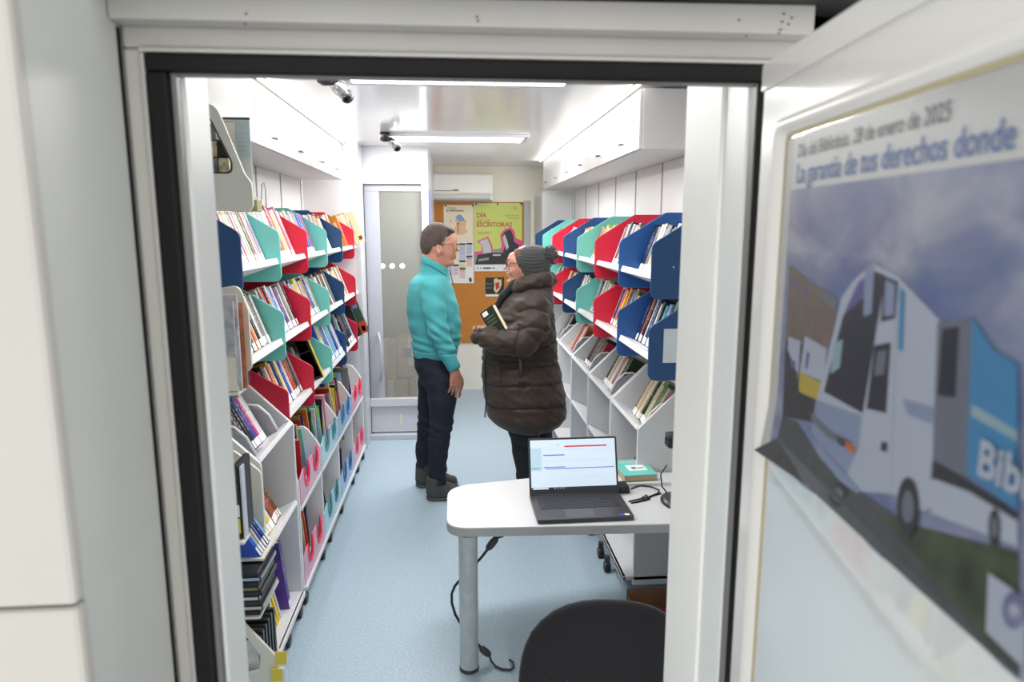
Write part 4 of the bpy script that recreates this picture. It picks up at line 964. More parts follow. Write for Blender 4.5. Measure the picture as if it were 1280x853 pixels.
# ================================================================== CARDBOARD BOX under the table
t = thing('cardboard_box', 'open brown cardboard box on the floor under the table', 'box', (.83, 2.3, 0))
bx = mat('dark_cardboard', (120, 84, 60), .8, noise=.15, nscale=10)
m = MB(); bx0, bx1, by0, by1, bh = .655, 1.0, 2.10, 2.44, .292
m.box((bx0, by0, 0), (bx1, by1, .006)); m.box((bx0, by1 - .006, 0), (bx1, by1, bh)); m.box((bx0, by0, 0), (bx1, by0 + .006, bh - .04)); m.box((bx0, by0, 0), (bx0 + .006, by1, bh - .02)); m.box((bx1 - .006, by0, 0), (bx1, by1, bh - .02))
m.build('box_body', bx, t)
tag(MB().box((.67, 2.14, .01), (.80, 2.40, .235), None).build('folder', mat('folder_red', (150, 40, 50), .5), bevel=.003), 'dark red folder inside the open cardboard box', 'folder')
tag(MB().box((.805, 2.16, .02), (.93, 2.36, .262), None).build('folder', mat('folder_blue', (70, 130, 205), .5), bevel=.003), 'blue folder standing in the open cardboard box', 'folder')

# ================================================================== OFFICE CHAIR
fab = mat('chair_fabric', (23, 22, 29), .85, bump=.3, bscale=400, sheen=.2)
CXc, CYc = .405, 1.78
t = thing('office_chair', 'black fabric office chair seen from behind in front of the table', 'chair', (CXc, CYc + .2, 0))
def superpad(cx_c, cz, w_, h_, th, M, n=36, m_=14, e=3.2, top_bulge=0):
    mb = MB(); vs = []; fs = []
    for i in range(m_ + 1):
        ph = -PI / 2 + PI * i / m_
        for k in range(n):
            a = 2 * PI * k / n; c, s_ = math.cos(a), math.sin(a)
            rr = (abs(c) ** e + abs(s_) ** e) ** (-1 / e)
            kx = max(0.0001, math.cos(ph)) ** .35
            vs.append(M @ Vector((rr * c * w_ / 2 * kx, math.sin(ph) * th / 2, rr * s_ * h_ / 2 * kx)))
    for i in range(m_):
        for k in range(n): fs.append((i * n + k, i * n + (k + 1) % n, (i + 1) * n + (k + 1) % n, (i + 1) * n + k))
    fs += [tuple(range(n)), tuple(range((m_ + 1) * n - 1, m_ * n - 1, -1))]
    return mb.add(vs, fs)
superpad(0, 0, .49, .42, .055, Matrix.Translation((CXc - .004, 1.70, .468)) @ Euler((R(-6), R(7), R(4))).to_matrix().to_4x4(), e=2.5).build('backrest', fab, t, smooth=True)
superpad(0, 0, .42, .36, .065, Matrix.Translation((CXc + .04, 1.90, .385)) @ Euler((R(90), 0, 0)).to_matrix().to_4x4(), e=2.6).build('seat', fab, t, smooth=True)
MB().tube([(CXc, 1.92, .35), (CXc, 1.80, .29), (CXc, 1.70, .285), (CXc, 1.676, .32), (CXc, 1.68, .38)], .018, 10).build('back_bracket', blackp, t, smooth=True)
MB().lathe([(.045, .10), (.03, .12), (.024, .14), (.024, .385)], (CXc, 1.97, 0), 18).build('gas_column', blackp, t)
for k in range(5):
    a = 2 * PI * k / 5 + .3; ex_, ey_ = CXc + .23 * math.cos(a), 1.97 + .23 * math.sin(a)
    l_ = MB().tube([(CXc, 1.97, .10), (ex_, ey_, .07)], [.022, .014], 8).build('leg', blackp, t)
    MB().lathe([(.004, -.02), (.025, -.018), (.026, 0), (.025, .018), (.004, .02)], (ex_, ey_, .0275), 14, 'X').build('caster', blackp, l_)

# ================================================================== DOORWAY, OUTER SIDE
rub = mat('rubber_seal', (13, 13, 14), .6, spec=.25, noise=.3, nscale=15)
lipm = mat('seal_lip', (108, 108, 106), .4)
outw = mat('outer_white_paint', (186, 184, 179), .38, noise=.03, nscale=4)
outg = mat('outer_grey_paint', (199, 202, 199), .38, noise=.04, nscale=3)
al = mat('lintel_aluminium', (176, 175, 172), .42, noise=.06, nscale=6)
# black rubber seal around the opening (right leg is seen almost edge on)
t = thing('door_seal', 'black rubber seal running around the doorway', 'door seal', (0, .945, 0))
MB().box((-.383, .925, 0), (-.357, .953, 1.8928)).build('left_run', rub, t, bevel=.004)
MB().box((.413, .925, 0), (.426, .953, 1.8928)).build('right_run', rub, t, bevel=.003)
MB().box((-.383, .925, 1.893), (.426, .953, 1.915)).build('top_run', rub, t, bevel=.004)
MB().box((-.357, .935, 0), (-.350, .953, 1.893)).build('left_lip', lipm, t, bevel=.002)
MB().box((.410, .935, 0), (.413, .953, 1.893)).build('right_lip', lipm, t, bevel=.001)
MB().box((-.357, .935, 1.8905), (.413, .953, 1.893)).build('top_lip', lipm, t, bevel=.002)
# frame face
def structb(name, lo, hi, m_, bv=.004): return struct(MB().box(lo, hi).build(name, m_, bevel=bv))
structb('trim_3', (-.412, .935, 0), (-.390, .955, 1.9215), outw)
structb('trim_11', (-.4175, .926, 0), (-.4125, .936, 1.945), rub, .001)
structb('trim_4', (-.390, .928, 0), (-.384, .955, 1.9155), al, .002)
structb('trim_5', (-.412, .935, 1.922), (.60, .955, 1.95), al)
structb('trim_6', (-.390, .928, 1.916), (.436, .955, 1.9215), outw, .002)
structb('trim_7', (.428, .935, 0), (.60, .955, 1.922), outw)
lt = struct(MB().prism(roundpoly([(-.412, 1.948, 0), (.47, 1.948, .003), (.47, 1.985, .003), (-.412, 1.978, 0)]), .905, .954, 'Y').build('trim_8', al, bevel=.004))
# scuffs and screw marks on the lintel
m = MB()
for q in ((980, 17), (990, 22), (978, 27), (986, 30), (976, 37), (974, 42), (933, 45), (924, 25), (596, 21), (597, 26), (306, 30), (307, 17)):
    p = P(*q, .9035); m.box((p.x - .0012, .9040, p.z - .001), (p.x + .0018, .9048, p.z + .0012))
m.build('scuff_marks', mat('scuff_dark', (92, 84, 78), .7), lt)
# deep left reveal and white cladding panels
struct(MB().prism([(-.4135, .955), (-.4135, .935), (-.409, .722), (-.60, .722), (-.60, .955)], -.02, 2.2, 'Z').build('wall_outer_left', outg))
CL = -.405
struct(MB().box((CL - .35, .70, 1.304), (CL, .7215, 2.2)).build('trim_9', outw, bevel=.006))
struct(MB().box((CL - .35, .70, 0), (CL + .001, .7215, 1.300)).build('trim_10', outw, bevel=.006))
# dark soffit above
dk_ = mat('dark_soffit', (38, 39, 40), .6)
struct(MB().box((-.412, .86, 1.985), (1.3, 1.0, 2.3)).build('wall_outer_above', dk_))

# ================================================================== OPEN DOOR with poster (door_2)
AD = R(5.2); HX, HY = .40, .95
ddir = Vector((-math.sin(AD), -math.cos(AD), 0)); dnor = Vector((-math.cos(AD), math.sin(AD), 0))   # towards the camera side
def D3(s_, z, off=0.0): return Vector((HX, HY, 0)) + ddir * s_ + Vector((0, 0, z)) + dnor * off
def dpx(x, y):
    n = Vector((math.cos(AD), -math.sin(AD), 0)); r = ray(x, y); o = Vector((0, 0, H)); p = Vector((HX, HY, 0))
    q = o + r * ((p - o).dot(n) / r.dot(n)); return ((q - p).dot(ddir), q.z)
DM = Matrix((( ddir.x, 0, dnor.x, HX), (ddir.y, 0, dnor.y, HY), (0, 1, 0, 0), (0, 0, 0, 1)))  # local x = along door, y = up, z = out of the face
doorw = mat('door_gloss_white', (212, 211, 208), .16, spec=.7)
trimw = mat('door_trim_white', (214, 213, 209), .22)
door_glass = mat('door_glass_panel', (196, 202, 202), .06, spec=1.0, coat=1.0)
d2 = bpy.data.objects.new('door_2', None); C.objects.link(d2); d2.location = (HX, HY, 0); bpy.context.view_layer.update()
struct(d2, 'open white van door swung out on the right')
def dmb(): return MB()
MB().prism(roundpoly([(.075, .06, .01), (.075, 1.902, .012), (.80, 1.902, .02), (.80, .06, .01)], 4), -.04, 0, 'Z', DM).build('door_leaf', doorw, d2, bevel=.003)
MB().prism(roundpoly([(.075, 1.870, 0), (.075, 1.9025, .004), (.80, 1.9025, 0), (.80, 1.870, 0)], 2), 0, .0035, 'Z', DM).build('top_strip', doorw, d2, bevel=.001)
oo = roundpoly([(.127, .30, .03), (.127, 1.828, .022), (.75, 1.828, .03), (.75, .30, .03)], 6)
ii = roundpoly([(.166, .34, .02), (.166, 1.806, .012), (.71, 1.806, .02), (.71, .34, .02)], 6)
mid = [((a[0] + b_[0]) / 2, (a[1] + b_[1]) / 2) for a, b_ in zip(oo, ii)]
m = MB(); vs = []; n = len(oo)
q1_ = [(o[0] * .75 + i[0] * .25, o[1] * .75 + i[1] * .25) for o, i in zip(oo, ii)]; q3_ = [(o[0] * .25 + i[0] * .75, o[1] * .25 + i[1] * .75) for o, i in zip(oo, ii)]
for prof_, zz in ((oo, 0), (q1_, .009), (mid, .012), (q3_, .010), (ii, .001)): vs += [DM @ Vector((p[0], p[1], zz)) for p in prof_]
fs = [(r_ * n + k, r_ * n + (k + 1) % n, (r_ + 1) * n + (k + 1) % n, (r_ + 1) * n + k) for r_ in range(4) for k in range(n)]
m.add(vs, fs); m.build('window_trim', trimw, d2, smooth=True)
MB().ring(ii, [(a[0] + (.004 if a[0] < .4 else -.004), a[1] + (.004 if a[1] < 1 else -.004)) for a in ii], .0005, .003, 'Z', DM).build('window_gasket', mat('window_gasket_yellowed', (170, 160, 128), .6), d2)
MB().prism(ii, .0002, .0012, 'Z', DM).build('window_glass', door_glass, d2)

# poster sheet: a flexible printed sheet stuck on the glass, its lower corner curling out
t = thing('door_poster', 'large mobile library poster with a photo of a white bus stuck on the open door', 'poster', tuple(D3(.4, 1.45)))
pr = [mat('poster_paper', (158, 160, 160), .4), None, mat('print_grass', (51, 60, 44), .3, noise=.5, nscale=30), mat('print_stone', (90, 79, 72), .3, noise=.2, nscale=60), mat('print_bus_white', (134, 142, 156), .3),
      mat('print_bus_shade', (103, 115, 139), .3), mat('print_glass', (29, 32, 45), .3), mat('print_blue', (51, 102, 139), .3), mat('print_yellow', (145, 130, 51), .3), mat('print_black', (38, 41, 45), .3),
      mat('print_orange', (152, 81, 37), .3), mat('print_grey', (82, 87, 99), .3), mat('print_text_blue', (50, 84, 140), .45), mat('print_text_grey', (50, 54, 62), .45), mat('print_purple', (71, 68, 111), .3), mat('print_window_light', (111, 133, 140), .3), mat('print_road', (60, 63, 65), .3, noise=.2, nscale=40)]
skm = bpy.data.materials.new('print_sky'); skm.use_nodes = True; nt = skm.node_tree; b = nt.nodes['Principled BSDF']; b.inputs['Roughness'].default_value = .3; b.inputs['Coat Weight'].default_value = .12
tc = nt.nodes.new('ShaderNodeTexCoord'); mp = nt.nodes.new('ShaderNodeMapping'); mp.inputs['Scale'].default_value = (1, 1, 1.6)
nz = nt.nodes.new('ShaderNodeTexNoise'); nz.inputs['Scale'].default_value = 9; nz.inputs['Detail'].default_value = 5; nz.inputs['Distortion'].default_value = .4
rp_ = nt.nodes.new('ShaderNodeValToRGB'); e = rp_.color_ramp.elements; e[0].position = .36; e[0].color = (*srgb((72, 85, 122)), 1); e[1].position = .66; e[1].color = (*srgb((131, 134, 148)), 1)
x_ = e.new(.5); x_.color = (*srgb((97, 105, 130)), 1)
nt.links.new(tc.outputs['Object'], mp.inputs[0]); nt.links.new(mp.outputs[0], nz.inputs['Vector']); nt.links.new(nz.outputs['Fac'], rp_.inputs[0]); nt.links.new(rp_.outputs[0], b.inputs['Base Color'])
pr[1] = skm
PO = .0022
def curl(s_, z):
    """how far the sheet stands off the glass"""
    c = 0.0
    if s_ < .23 and z < 1.50: c = .012 * ((.23 - s_) / .07) * ((1.50 - z) / .08)
    return max(0, c)
def sheet(mb, s0, s1, z0, z1, mi, lift, nx=24, nz_=24):
    mb.cur = mi; vs = []; fs = []
    for j in range(nz_ + 1):
        for i in range(nx + 1):
            a = s0 + (s1 - s0) * i / nx; z = z0 + (z1 - z0) * j / nz_
            zz = z + .004 * math.sin(a * 40) * (1 - j / nz_) ** 6; vs.append(D3(a, zz, PO + lift + curl(a, z)))
    for j in range(nz_):
        for i in range(nx): k = j * (nx + 1) + i; fs.append((k, k + 1, k + nx + 2, k + nx + 1))
    return mb.add(vs, fs)
m = MB()
sheet(m, .170, .69, 1.427, 1.800, 0, 0)
sheet(m, .190, .69, 1.427, 1.742, 1, .0003)
lay = [0]
def dp(pts, mi):
    lay[0] += 1; vs = []
    for x, y in pts:
        s_, z = dpx(x, y)
        vs.append(D3(s_, max(z, 1.424), PO + .0006 + lay[0] * .00003 + curl(s_, z)))
    m.cur = mi; m.add(vs, [tuple(range(len(vs)))])
dp([(982, 520), (1000, 528), (1030, 575), (1085, 618), (1140, 655), (1280, 690), (1280, 850), (1150, 735), (1010, 606), (957, 566), (977, 548)], 16)
dp([(1040, 600), (1100, 640), (1180, 668), (1280, 690), (1280, 838), (1160, 738), (1075, 660)], 2)
dp([(990, 331), (1031, 362), (1052, 374), (1048, 400), (1038, 438), (985, 425)], 3)
dp([(1028, 372), (1034, 360), (1052, 374), (1049, 392)], 11)
for q in ((993, 347, 1000, 362), (1008, 357, 1013, 372)): dp([(q[0], q[1]), (q[2], q[1] + 4), (q[2], q[3]), (q[0], q[3] - 4)], 14)
dp([(985, 425), (1036, 440), (1028, 530), (982, 520)], 9)
dp([(989, 421), (1004, 427), (1001, 470), (986, 463)], 4); dp([(986, 463), (1001, 470), (1000, 492), (984, 487)], 8)
dp([(1010, 420), (1037, 436), (1033, 478), (1003, 465)], 4); dp([(1003, 465), (1033, 480), (1025, 500), (1002, 490)], 8)
dp([(1012, 440), (1016, 441), (1013, 462), (1010, 460)], 14); dp([(992, 450), (998, 452), (997, 462), (991, 460)], 14)
# bus body
dp([(1056, 372), (1072, 350), (1096, 329), (1128, 346), (1180, 400), (1180, 628), (1160, 640), (1120, 618), (1080, 615), (1032, 560), (1018, 540), (1026, 495), (1040, 440)], 4)
dp([(1024, 500), (1082, 520), (1078, 560), (1060, 600), (1018, 540)], 5)
dp([(1034, 490), (1058, 395), (1075, 360), (1096, 338), (1112, 345), (1083, 517)], 6)
dp([(1058, 395), (1078, 352), (1094, 340), (1090, 368), (1070, 385)], 14)
dp([(1086, 336), (1098, 331), (1094, 392), (1084, 396)], 5)
dp([(1047, 430), (1058, 424), (1054, 460), (1042, 468)], 15)
dp([(1110, 345), (1128, 352), (1124, 400), (1106, 405)], 6); dp([(1112, 350), (1124, 356), (1122, 394), (1110, 396)], 5)
dp([(1102, 404), (1126, 398), (1118, 616), (1080, 600), (1084, 518)], 4)
dp([(1098, 432), (1119, 428), (1113, 517), (1088, 511)], 6); dp([(1102, 440), (1114, 438), (1110, 468), (1098, 470)], 11)
dp([(1130, 360), (1137, 364), (1134, 440), (1128, 436)], 7)
dp([(1018, 515), (1044, 540), (1070, 552), (1068, 560), (1040, 548), (1018, 525)], 11)
dp([(1051, 545), (1064, 551), (1063, 560), (1052, 555)], 9); dp([(1061, 552), (1074, 558), (1073, 568), (1062, 562)], 10)
dp([(1107, 552), (1115, 554), (1114, 566), (1106, 563)], 9)
dp([(1032, 560), (1060, 590), (1080, 612), (1078, 618), (1055, 602), (1030, 572)], 5)
dp([(1178, 404), (1222, 397), (1219, 600), (1172, 575)], 11); dp([(1184, 411), (1206, 408), (1201, 498), (1178, 494)], 6)
dp([(1134, 500), (1172, 510), (1171, 530), (1140, 518)], 5)
dp([(1172, 575), (1280, 640), (1280, 655), (1170, 600)], 9)
dp([(1172, 598), (1218, 615), (1280, 652), (1280, 684), (1170, 642)], 4)
dp([(1222, 396), (1252, 440), (1280, 455), (1280, 640), (1215, 592)], 7)
dp([(1222, 505), (1280, 540), (1280, 552), (1221, 520)], 15)
_q = dpx(1232, 592); m.cur = 4; m.text('Biblio', .034, DM @ Matrix.Translation((_q[0], _q[1], PO + .0035)), width=.07, bold=.001)
def wheel(cx_, cy_, rx, ry):
    dp([(cx_ + rx * math.cos(a), cy_ + ry * math.sin(a)) for a in np.linspace(0, 2 * PI, 24, endpoint=False)], 9)
    dp([(cx_ + rx * .55 * math.cos(a), cy_ + ry * .55 * math.sin(a)) for a in np.linspace(0, 2 * PI, 18, endpoint=False)], 11)
wheel(1141, 634, 14, 37); wheel(1251, 660, 8, 24); wheel(1052, 618, 12, 16)
# signature block and purple emblem in the lower corner
dp([(1243, 716), (1290, 748), (1290, 838), (1240, 790)], 4)
for k in range(18):
    a = 2 * PI * k / 18; dp([(1276 + 4 * math.cos(a), 763 + 6 * math.sin(a)), (1276 + 15 * math.cos(a - .12), 763 + 24 * math.sin(a - .12)), (1276 + 15 * math.cos(a + .12), 763 + 24 * math.sin(a + .12))], 14)
# lettering
def dtext(body, x, y, size, width, mi, bold):
    s_, z = dpx(x, y); m.cur = mi
    M = DM @ Matrix.Translation((s_, z, PO + .0012))
    m.text(body, size, M, width=width, bold=bold)
dtext('Día del Bibliobús. 28 de enero de 2025', 1001, 197, .020, .268, 13, .0)
dtext('La garantía de tus derechos donde', 999, 229, .030, .336, 12, .0002)
m.build('printed_sheet', pr, t)
# ================================================================== PEOPLE (bodies grown from smooth distance fields, one continuous surface each)
def smin(a, b, k):
    h = np.clip(.5 + .5 * (b - a) / k, 0, 1); return b * (1 - h) + a * h - k * h * (1 - h)
def smax(a, b, k): return -smin(-a, -b, k)
class F:
    """a bag of rounded shapes blended together"""
    def __init__(s): s.e = []
    def cone(s, p1, r1, p2, r2, k=.02, sq=None): s.e.append(('c', Vector(p1), r1, Vector(p2), r2, k, sq)); return s
    def chain(s, pts, k=.02):
        for (p, r), (q, r2) in zip(pts, pts[1:]): s.cone(p, r, q, r2, k)
        return s
    def ell(s, c, r, k=.02, rot=0.0): s.e.append(('e', Vector(c), r, k, rot)); return s
    def loft(s, rows, k=.02): s.e.append(('l', rows, k)); return s
    def cut(s, fn, k=.004): s.e.append(('x', fn, k)); return s
    def mod(s, fn): s.e.append(('m', fn)); return s
    def __call__(s, X, Y, Z):
        f = None
        for e in s.e:
            if e[0] == 'c':
                _, p, r1, q, r2, k, sq = e
                d = q - p; L2 = d.length_squared
                t = np.clip(((X - p.x) * d.x + (Y - p.y) * d.y + (Z - p.z) * d.z) / L2, 0, 1)
                ax, ay, az = X - p.x - t * d.x, Y - p.y - t * d.y, Z - p.z - t * d.z
                if sq: ax, ay, az = ax / sq[0], ay / sq[1], az / sq[2]
                g = np.sqrt(ax * ax + ay * ay + az * az) - (r1 + (r2 - r1) * t)
            elif e[0] == 'e':
                _, c, r, k, rot = e
                ax, az = X - c.x, Z - c.z
                if rot: ca, sa = math.cos(rot), math.sin(rot); ax, az = ax * ca + az * sa, -ax * sa + az * ca
                ax, ay, az = ax / r[0], (Y - c.y) / r[1], az / r[2]
                k0 = np.sqrt(ax * ax + ay * ay + az * az); k1 = np.sqrt((ax / r[0]) ** 2 + (ay / r[1]) ** 2 + (az / r[2]) ** 2) + 1e-9
                g = k0 * (k0 - 1) / k1
            elif e[0] == 'l':
                rows = sorted(e[1], key=lambda q: q[0]); k = e[2]   # (z, cx, cy, a, b)
                zs = [q[0] for q in rows]; cx, cy, a, b_ = [np.interp(Z, zs, [q[i] for q in rows]) for i in (1, 2, 3, 4)]
                u = np.sqrt(((X - cx) / a) ** 2 + ((Y - cy) / b_) ** 2)
                g = (u - 1) * np.minimum(a, b_)
                g = smax(g, np.maximum(Z - zs[-1], zs[0] - Z), .02)
            elif e[0] == 'x': f = smax(f, e[1](X, Y, Z), e[2]); continue
            elif e[0] == 'm': f = e[1](f, X, Y, Z); continue
            f = g if f is None else smin(f, g, k)
        return f
def nets(fn, lo, hi, h):
    """surface nets: distance field -> quads"""
    ax = [np.arange(lo[i], hi[i] + h, h) for i in range(3)]
    G = 5; axc = [a_[::G] if (len(a_) - 1) % G == 0 else np.append(a_[::G], a_[-1]) for a_ in ax]
    fc = fn(*np.meshgrid(*[a_.astype(np.float32) for a_ in axc], indexing='ij'))
    ii = [np.minimum(np.arange(len(a_)) // G, len(c_) - 1) for a_, c_ in zip(ax, axc)]
    near = np.abs(fc) < h * G * 2.2
    for k_ in range(3):
        nx_ = np.roll(near, -1, k_); sl_ = [slice(None)] * 3; sl_[k_] = -1; nx_[tuple(sl_)] = False; near = near | nx_
    f = fc[np.ix_(*ii)].astype(np.float32); mk = near[np.ix_(*ii)]
    w_ = np.nonzero(mk); f[w_] = fn(*[a_.astype(np.float32)[q] for a_, q in zip(ax, w_)])
    s = f < 0; n = f.shape
    ids = -np.ones((n[0] - 1, n[1] - 1, n[2] - 1), np.int64)
    cnt = np.zeros(ids.shape, np.int32); acc = np.zeros(ids.shape + (3,), np.float32)
    for axis in range(3):
        for da in (0, 1):
            for db in (0, 1):
                sl0 = [None] * 3; sl1 = [None] * 3; oth = [i for i in range(3) if i != axis]
                for i in range(3): sl0[i] = slice(0, n[i] - 1); sl1[i] = slice(0, n[i] - 1)
                sl1[axis] = slice(1, n[axis])
                for i, dd in zip(oth, (da, db)):
                    sl0[i] = slice(dd, n[i] - 1 + dd); sl1[i] = slice(dd, n[i] - 1 + dd)
                f0 = f[tuple(sl0)]; f1 = f[tuple(sl1)]; cr = (f0 < 0) != (f1 < 0)
                t = np.where(cr, f0 / np.where(cr, f0 - f1, 1), 0)
                cnt += cr; acc[..., axis] += t * cr
                acc[..., oth[0]] += da * cr; acc[..., oth[1]] += db * cr
    m = cnt > 0; idx = np.argwhere(m); ids[m] = np.arange(len(idx))
    V = (idx + acc[m] / cnt[m][:, None]) * h + np.array(lo)
    Q = []
    for axis in range(3):
        oth = [i for i in range(3) if i != axis]
        a = [slice(1, n[i] - 1) for i in range(3)]; b_ = list(a); a[axis] = slice(0, n[axis] - 1); b_[axis] = slice(1, n[axis])
        s0 = s[tuple(a)]; s1 = s[tuple(b_)]; cr = np.argwhere(s0 != s1)
        if not len(cr): continue
        base = cr.copy()
        for i in oth: base[:, i] += 1
        flip = s0[tuple(cr.T)]
        def g(d0, d1):
            q = base.copy(); q[:, oth[0]] -= d0; q[:, oth[1]] -= d1; return ids[tuple(q.T)]
        q = np.stack([g(1, 1), g(0, 1), g(0, 0), g(1, 0)], 1)
        if axis == 1: flip = ~flip
        q[~flip] = q[~flip][:, ::-1]; Q.append(q)
    return V, np.concatenate(Q)
def grow(name, fn, lo, hi, h, m_, parent=None, smooth_it=0):
    V, Q = nets(fn, lo, hi, h)
    me = bpy.data.meshes.new(name); me.vertices.add(len(V)); me.vertices.foreach_set('co', V.ravel().astype(np.float32))
    me.loops.add(len(Q) * 4); me.loops.foreach_set('vertex_index', Q.ravel().astype(np.int32))
    me.polygons.add(len(Q)); me.polygons.foreach_set('loop_start', np.arange(len(Q), dtype=np.int32) * 4)
    me.polygons.foreach_set('use_smooth', [True] * len(Q)); me.update(calc_edges=True); me.validate()
    for mm in (m_ if isinstance(m_, (list, tuple)) else [m_]): me.materials.append(mm)
    o = bpy.data.objects.new(name, me); C.objects.link(o)
    if parent: o.parent = parent; o.matrix_parent_inverse = parent.matrix_basis.inverted()
    if smooth_it:
        sm = o.modifiers.new('smooth', 'SMOOTH'); sm.iterations = smooth_it; sm.factor = .5
    return o
def wr(X, Y, Z, sc_, seed):
    """soft irregular folds"""
    a = seed * 1.7
    return (np.sin(X * sc_[0] + 3 * np.sin(Z * sc_[2] * .37 + a) + a) * np.sin(Z * sc_[2] + 2.1 * np.sin(Y * sc_[1] * .5 + a) + 1.3 * np.sin(X * sc_[0] * .6 + a * 2)) * .6
            + .4 * np.sin(Z * sc_[2] * 1.9 + X * sc_[0] * 1.3 + Y * sc_[1] + a * 3))

skin = bpy.data.materials.new('skin'); skin.use_nodes = True; nt = skin.node_tree; b = nt.nodes['Principled BSDF']
b.inputs['Roughness'].default_value = .5; b.inputs['Subsurface Weight'].default_value = .12; b.inputs['Subsurface Radius'].default_value = (.012, .005, .003)
tc = nt.nodes.new('ShaderNodeTexCoord'); nz = nt.nodes.new('ShaderNodeTexNoise'); nz.inputs['Scale'].default_value = 22; nz.inputs['Detail'].default_value = 3
rp_ = nt.nodes.new('ShaderNodeValToRGB'); rp_.color_ramp.elements[0].position = .35; rp_.color_ramp.elements[1].position = .7
rp_.color_ramp.elements[0].color = (*srgb((178, 120, 100)), 1); rp_.color_ramp.elements[1].color = (*srgb((204, 152, 130)), 1)
nt.links.new(tc.outputs['Object'], nz.inputs['Vector']); nt.links.new(nz.outputs['Fac'], rp_.inputs[0]); nt.links.new(rp_.outputs[0], b.inputs['Base Color'])
lipsm = mat('lips', (176, 104, 96), .45)
def zof(y, Y): return P(600, y, Y).z
def xof(x, y, Y): return P(x, y, Y).x

# ------------------------------------------------------------------ MAN
YM = 4.22
man = thing('person', 'man in a turquoise half-zip sweater dark trousers and grey shoes, facing right', 'person', (-.13, YM, 0))
def pm(x, y, dy=0.0): return P(x, y, YM + dy)
r_ = lambda px: px / 201.0
body = F()
# head
body.ell(pm(547.5, 302), (r_(19.5), .078, r_(20.5)), .02, rot=.15)
body.ell(pm(554, 311), (r_(15), .064, r_(20)), .02)
body.ell(pm(563.5, 302), (r_(7.5), .056, r_(13)), .012)            # forehead and brow
body.cone(pm(557, 326, -.0), .028, pm(564.5, 328.5), .017, .014, (1, 1.3, 1))   # jaw to chin
body.cone(pm(546, 319, -.042), .018, pm(562, 329, -.012), .014, .02).cone(pm(546, 319, .042), .018, pm(562, 329, .012), .014, .02)
body.ell(pm(560, 314, -.034), (.022, .018, .026), .015).ell(pm(560, 314, .034), (.022, .018, .026), .015)   # cheeks
body.cone(pm(567.5, 303.5), .0075, pm(572.3, 312.4), .0095, .008).ell(pm(572.8, 313), (.010, .010, .008), .004)     # nose
body.ell(pm(569.5, 314.2, -.011), (.008, .007, .006), .004).ell(pm(569.5, 314.2, .011), (.008, .007, .006), .004)
body.cone(pm(567.3, 300.8, -.028), .0065, pm(569, 300.6, -.008), .006, .01).cone(pm(567.3, 300.8, .028), .0065, pm(569, 300.6, .008), .006, .01)   # brow ridge
body.cut(lambda X, Y, Z: -(np.sqrt((X - pm(570.3, 305).x) ** 2 + ((Y - (YM - .030)) / 1.3) ** 2 + (Z - pm(570, 305.4).z) ** 2) - .0125), .008)
body.cut(lambda X, Y, Z: -(np.sqrt((X - pm(570.3, 305).x) ** 2 + ((Y - (YM + .030)) / 1.3) ** 2 + (Z - pm(570, 305.4).z) ** 2) - .0125), .008)
body.ell(pm(567.2, 305.3, -.029), (.011, .011, .011), .003).ell(pm(567.2, 305.3, .029), (.011, .011, .011), .003)   # eyeballs under lids
body.cone(pm(567.5, 319.2, -.017), .0058, pm(569.3, 319.0), .0068, .005).cone(pm(567.5, 319.2, .017), .0058, pm(569.3, 319.0), .0068, .005)      # upper lip
body.cone(pm(567, 322.4, -.015), .006, pm(568.6, 322.5), .0072, .005).cone(pm(567, 322.4, .015), .006, pm(568.6, 322.5), .0072, .005)
body.cut(lambda X, Y, Z: -(np.sqrt((X - pm(571, 320.8).x) ** 2 + ((Y - YM) / 6) ** 2 + ((Z - pm(571, 320.9).z) / .5) ** 2) - .006), .002)
for sg in (-1, 1):                                                       # ears
    c_ = pm(548.5, 311.8, sg * .080); body.ell(c_, (.018, .013, .032), .006, rot=.12)
    body.cut(lambda X, Y, Z, c_=c_, sg=sg: -(np.sqrt(((X - c_.x - .002) / .7) ** 2 + (Y - c_.y - sg * .012) ** 2 + ((Z - c_.z) / 1.5) ** 2) - .0095), .004)
body.cone(pm(541, 318), .058, pm(538, 346), .064, .03, (1, .95, 1)).cone(pm(552, 326), .038, pm(545, 346), .05, .03)
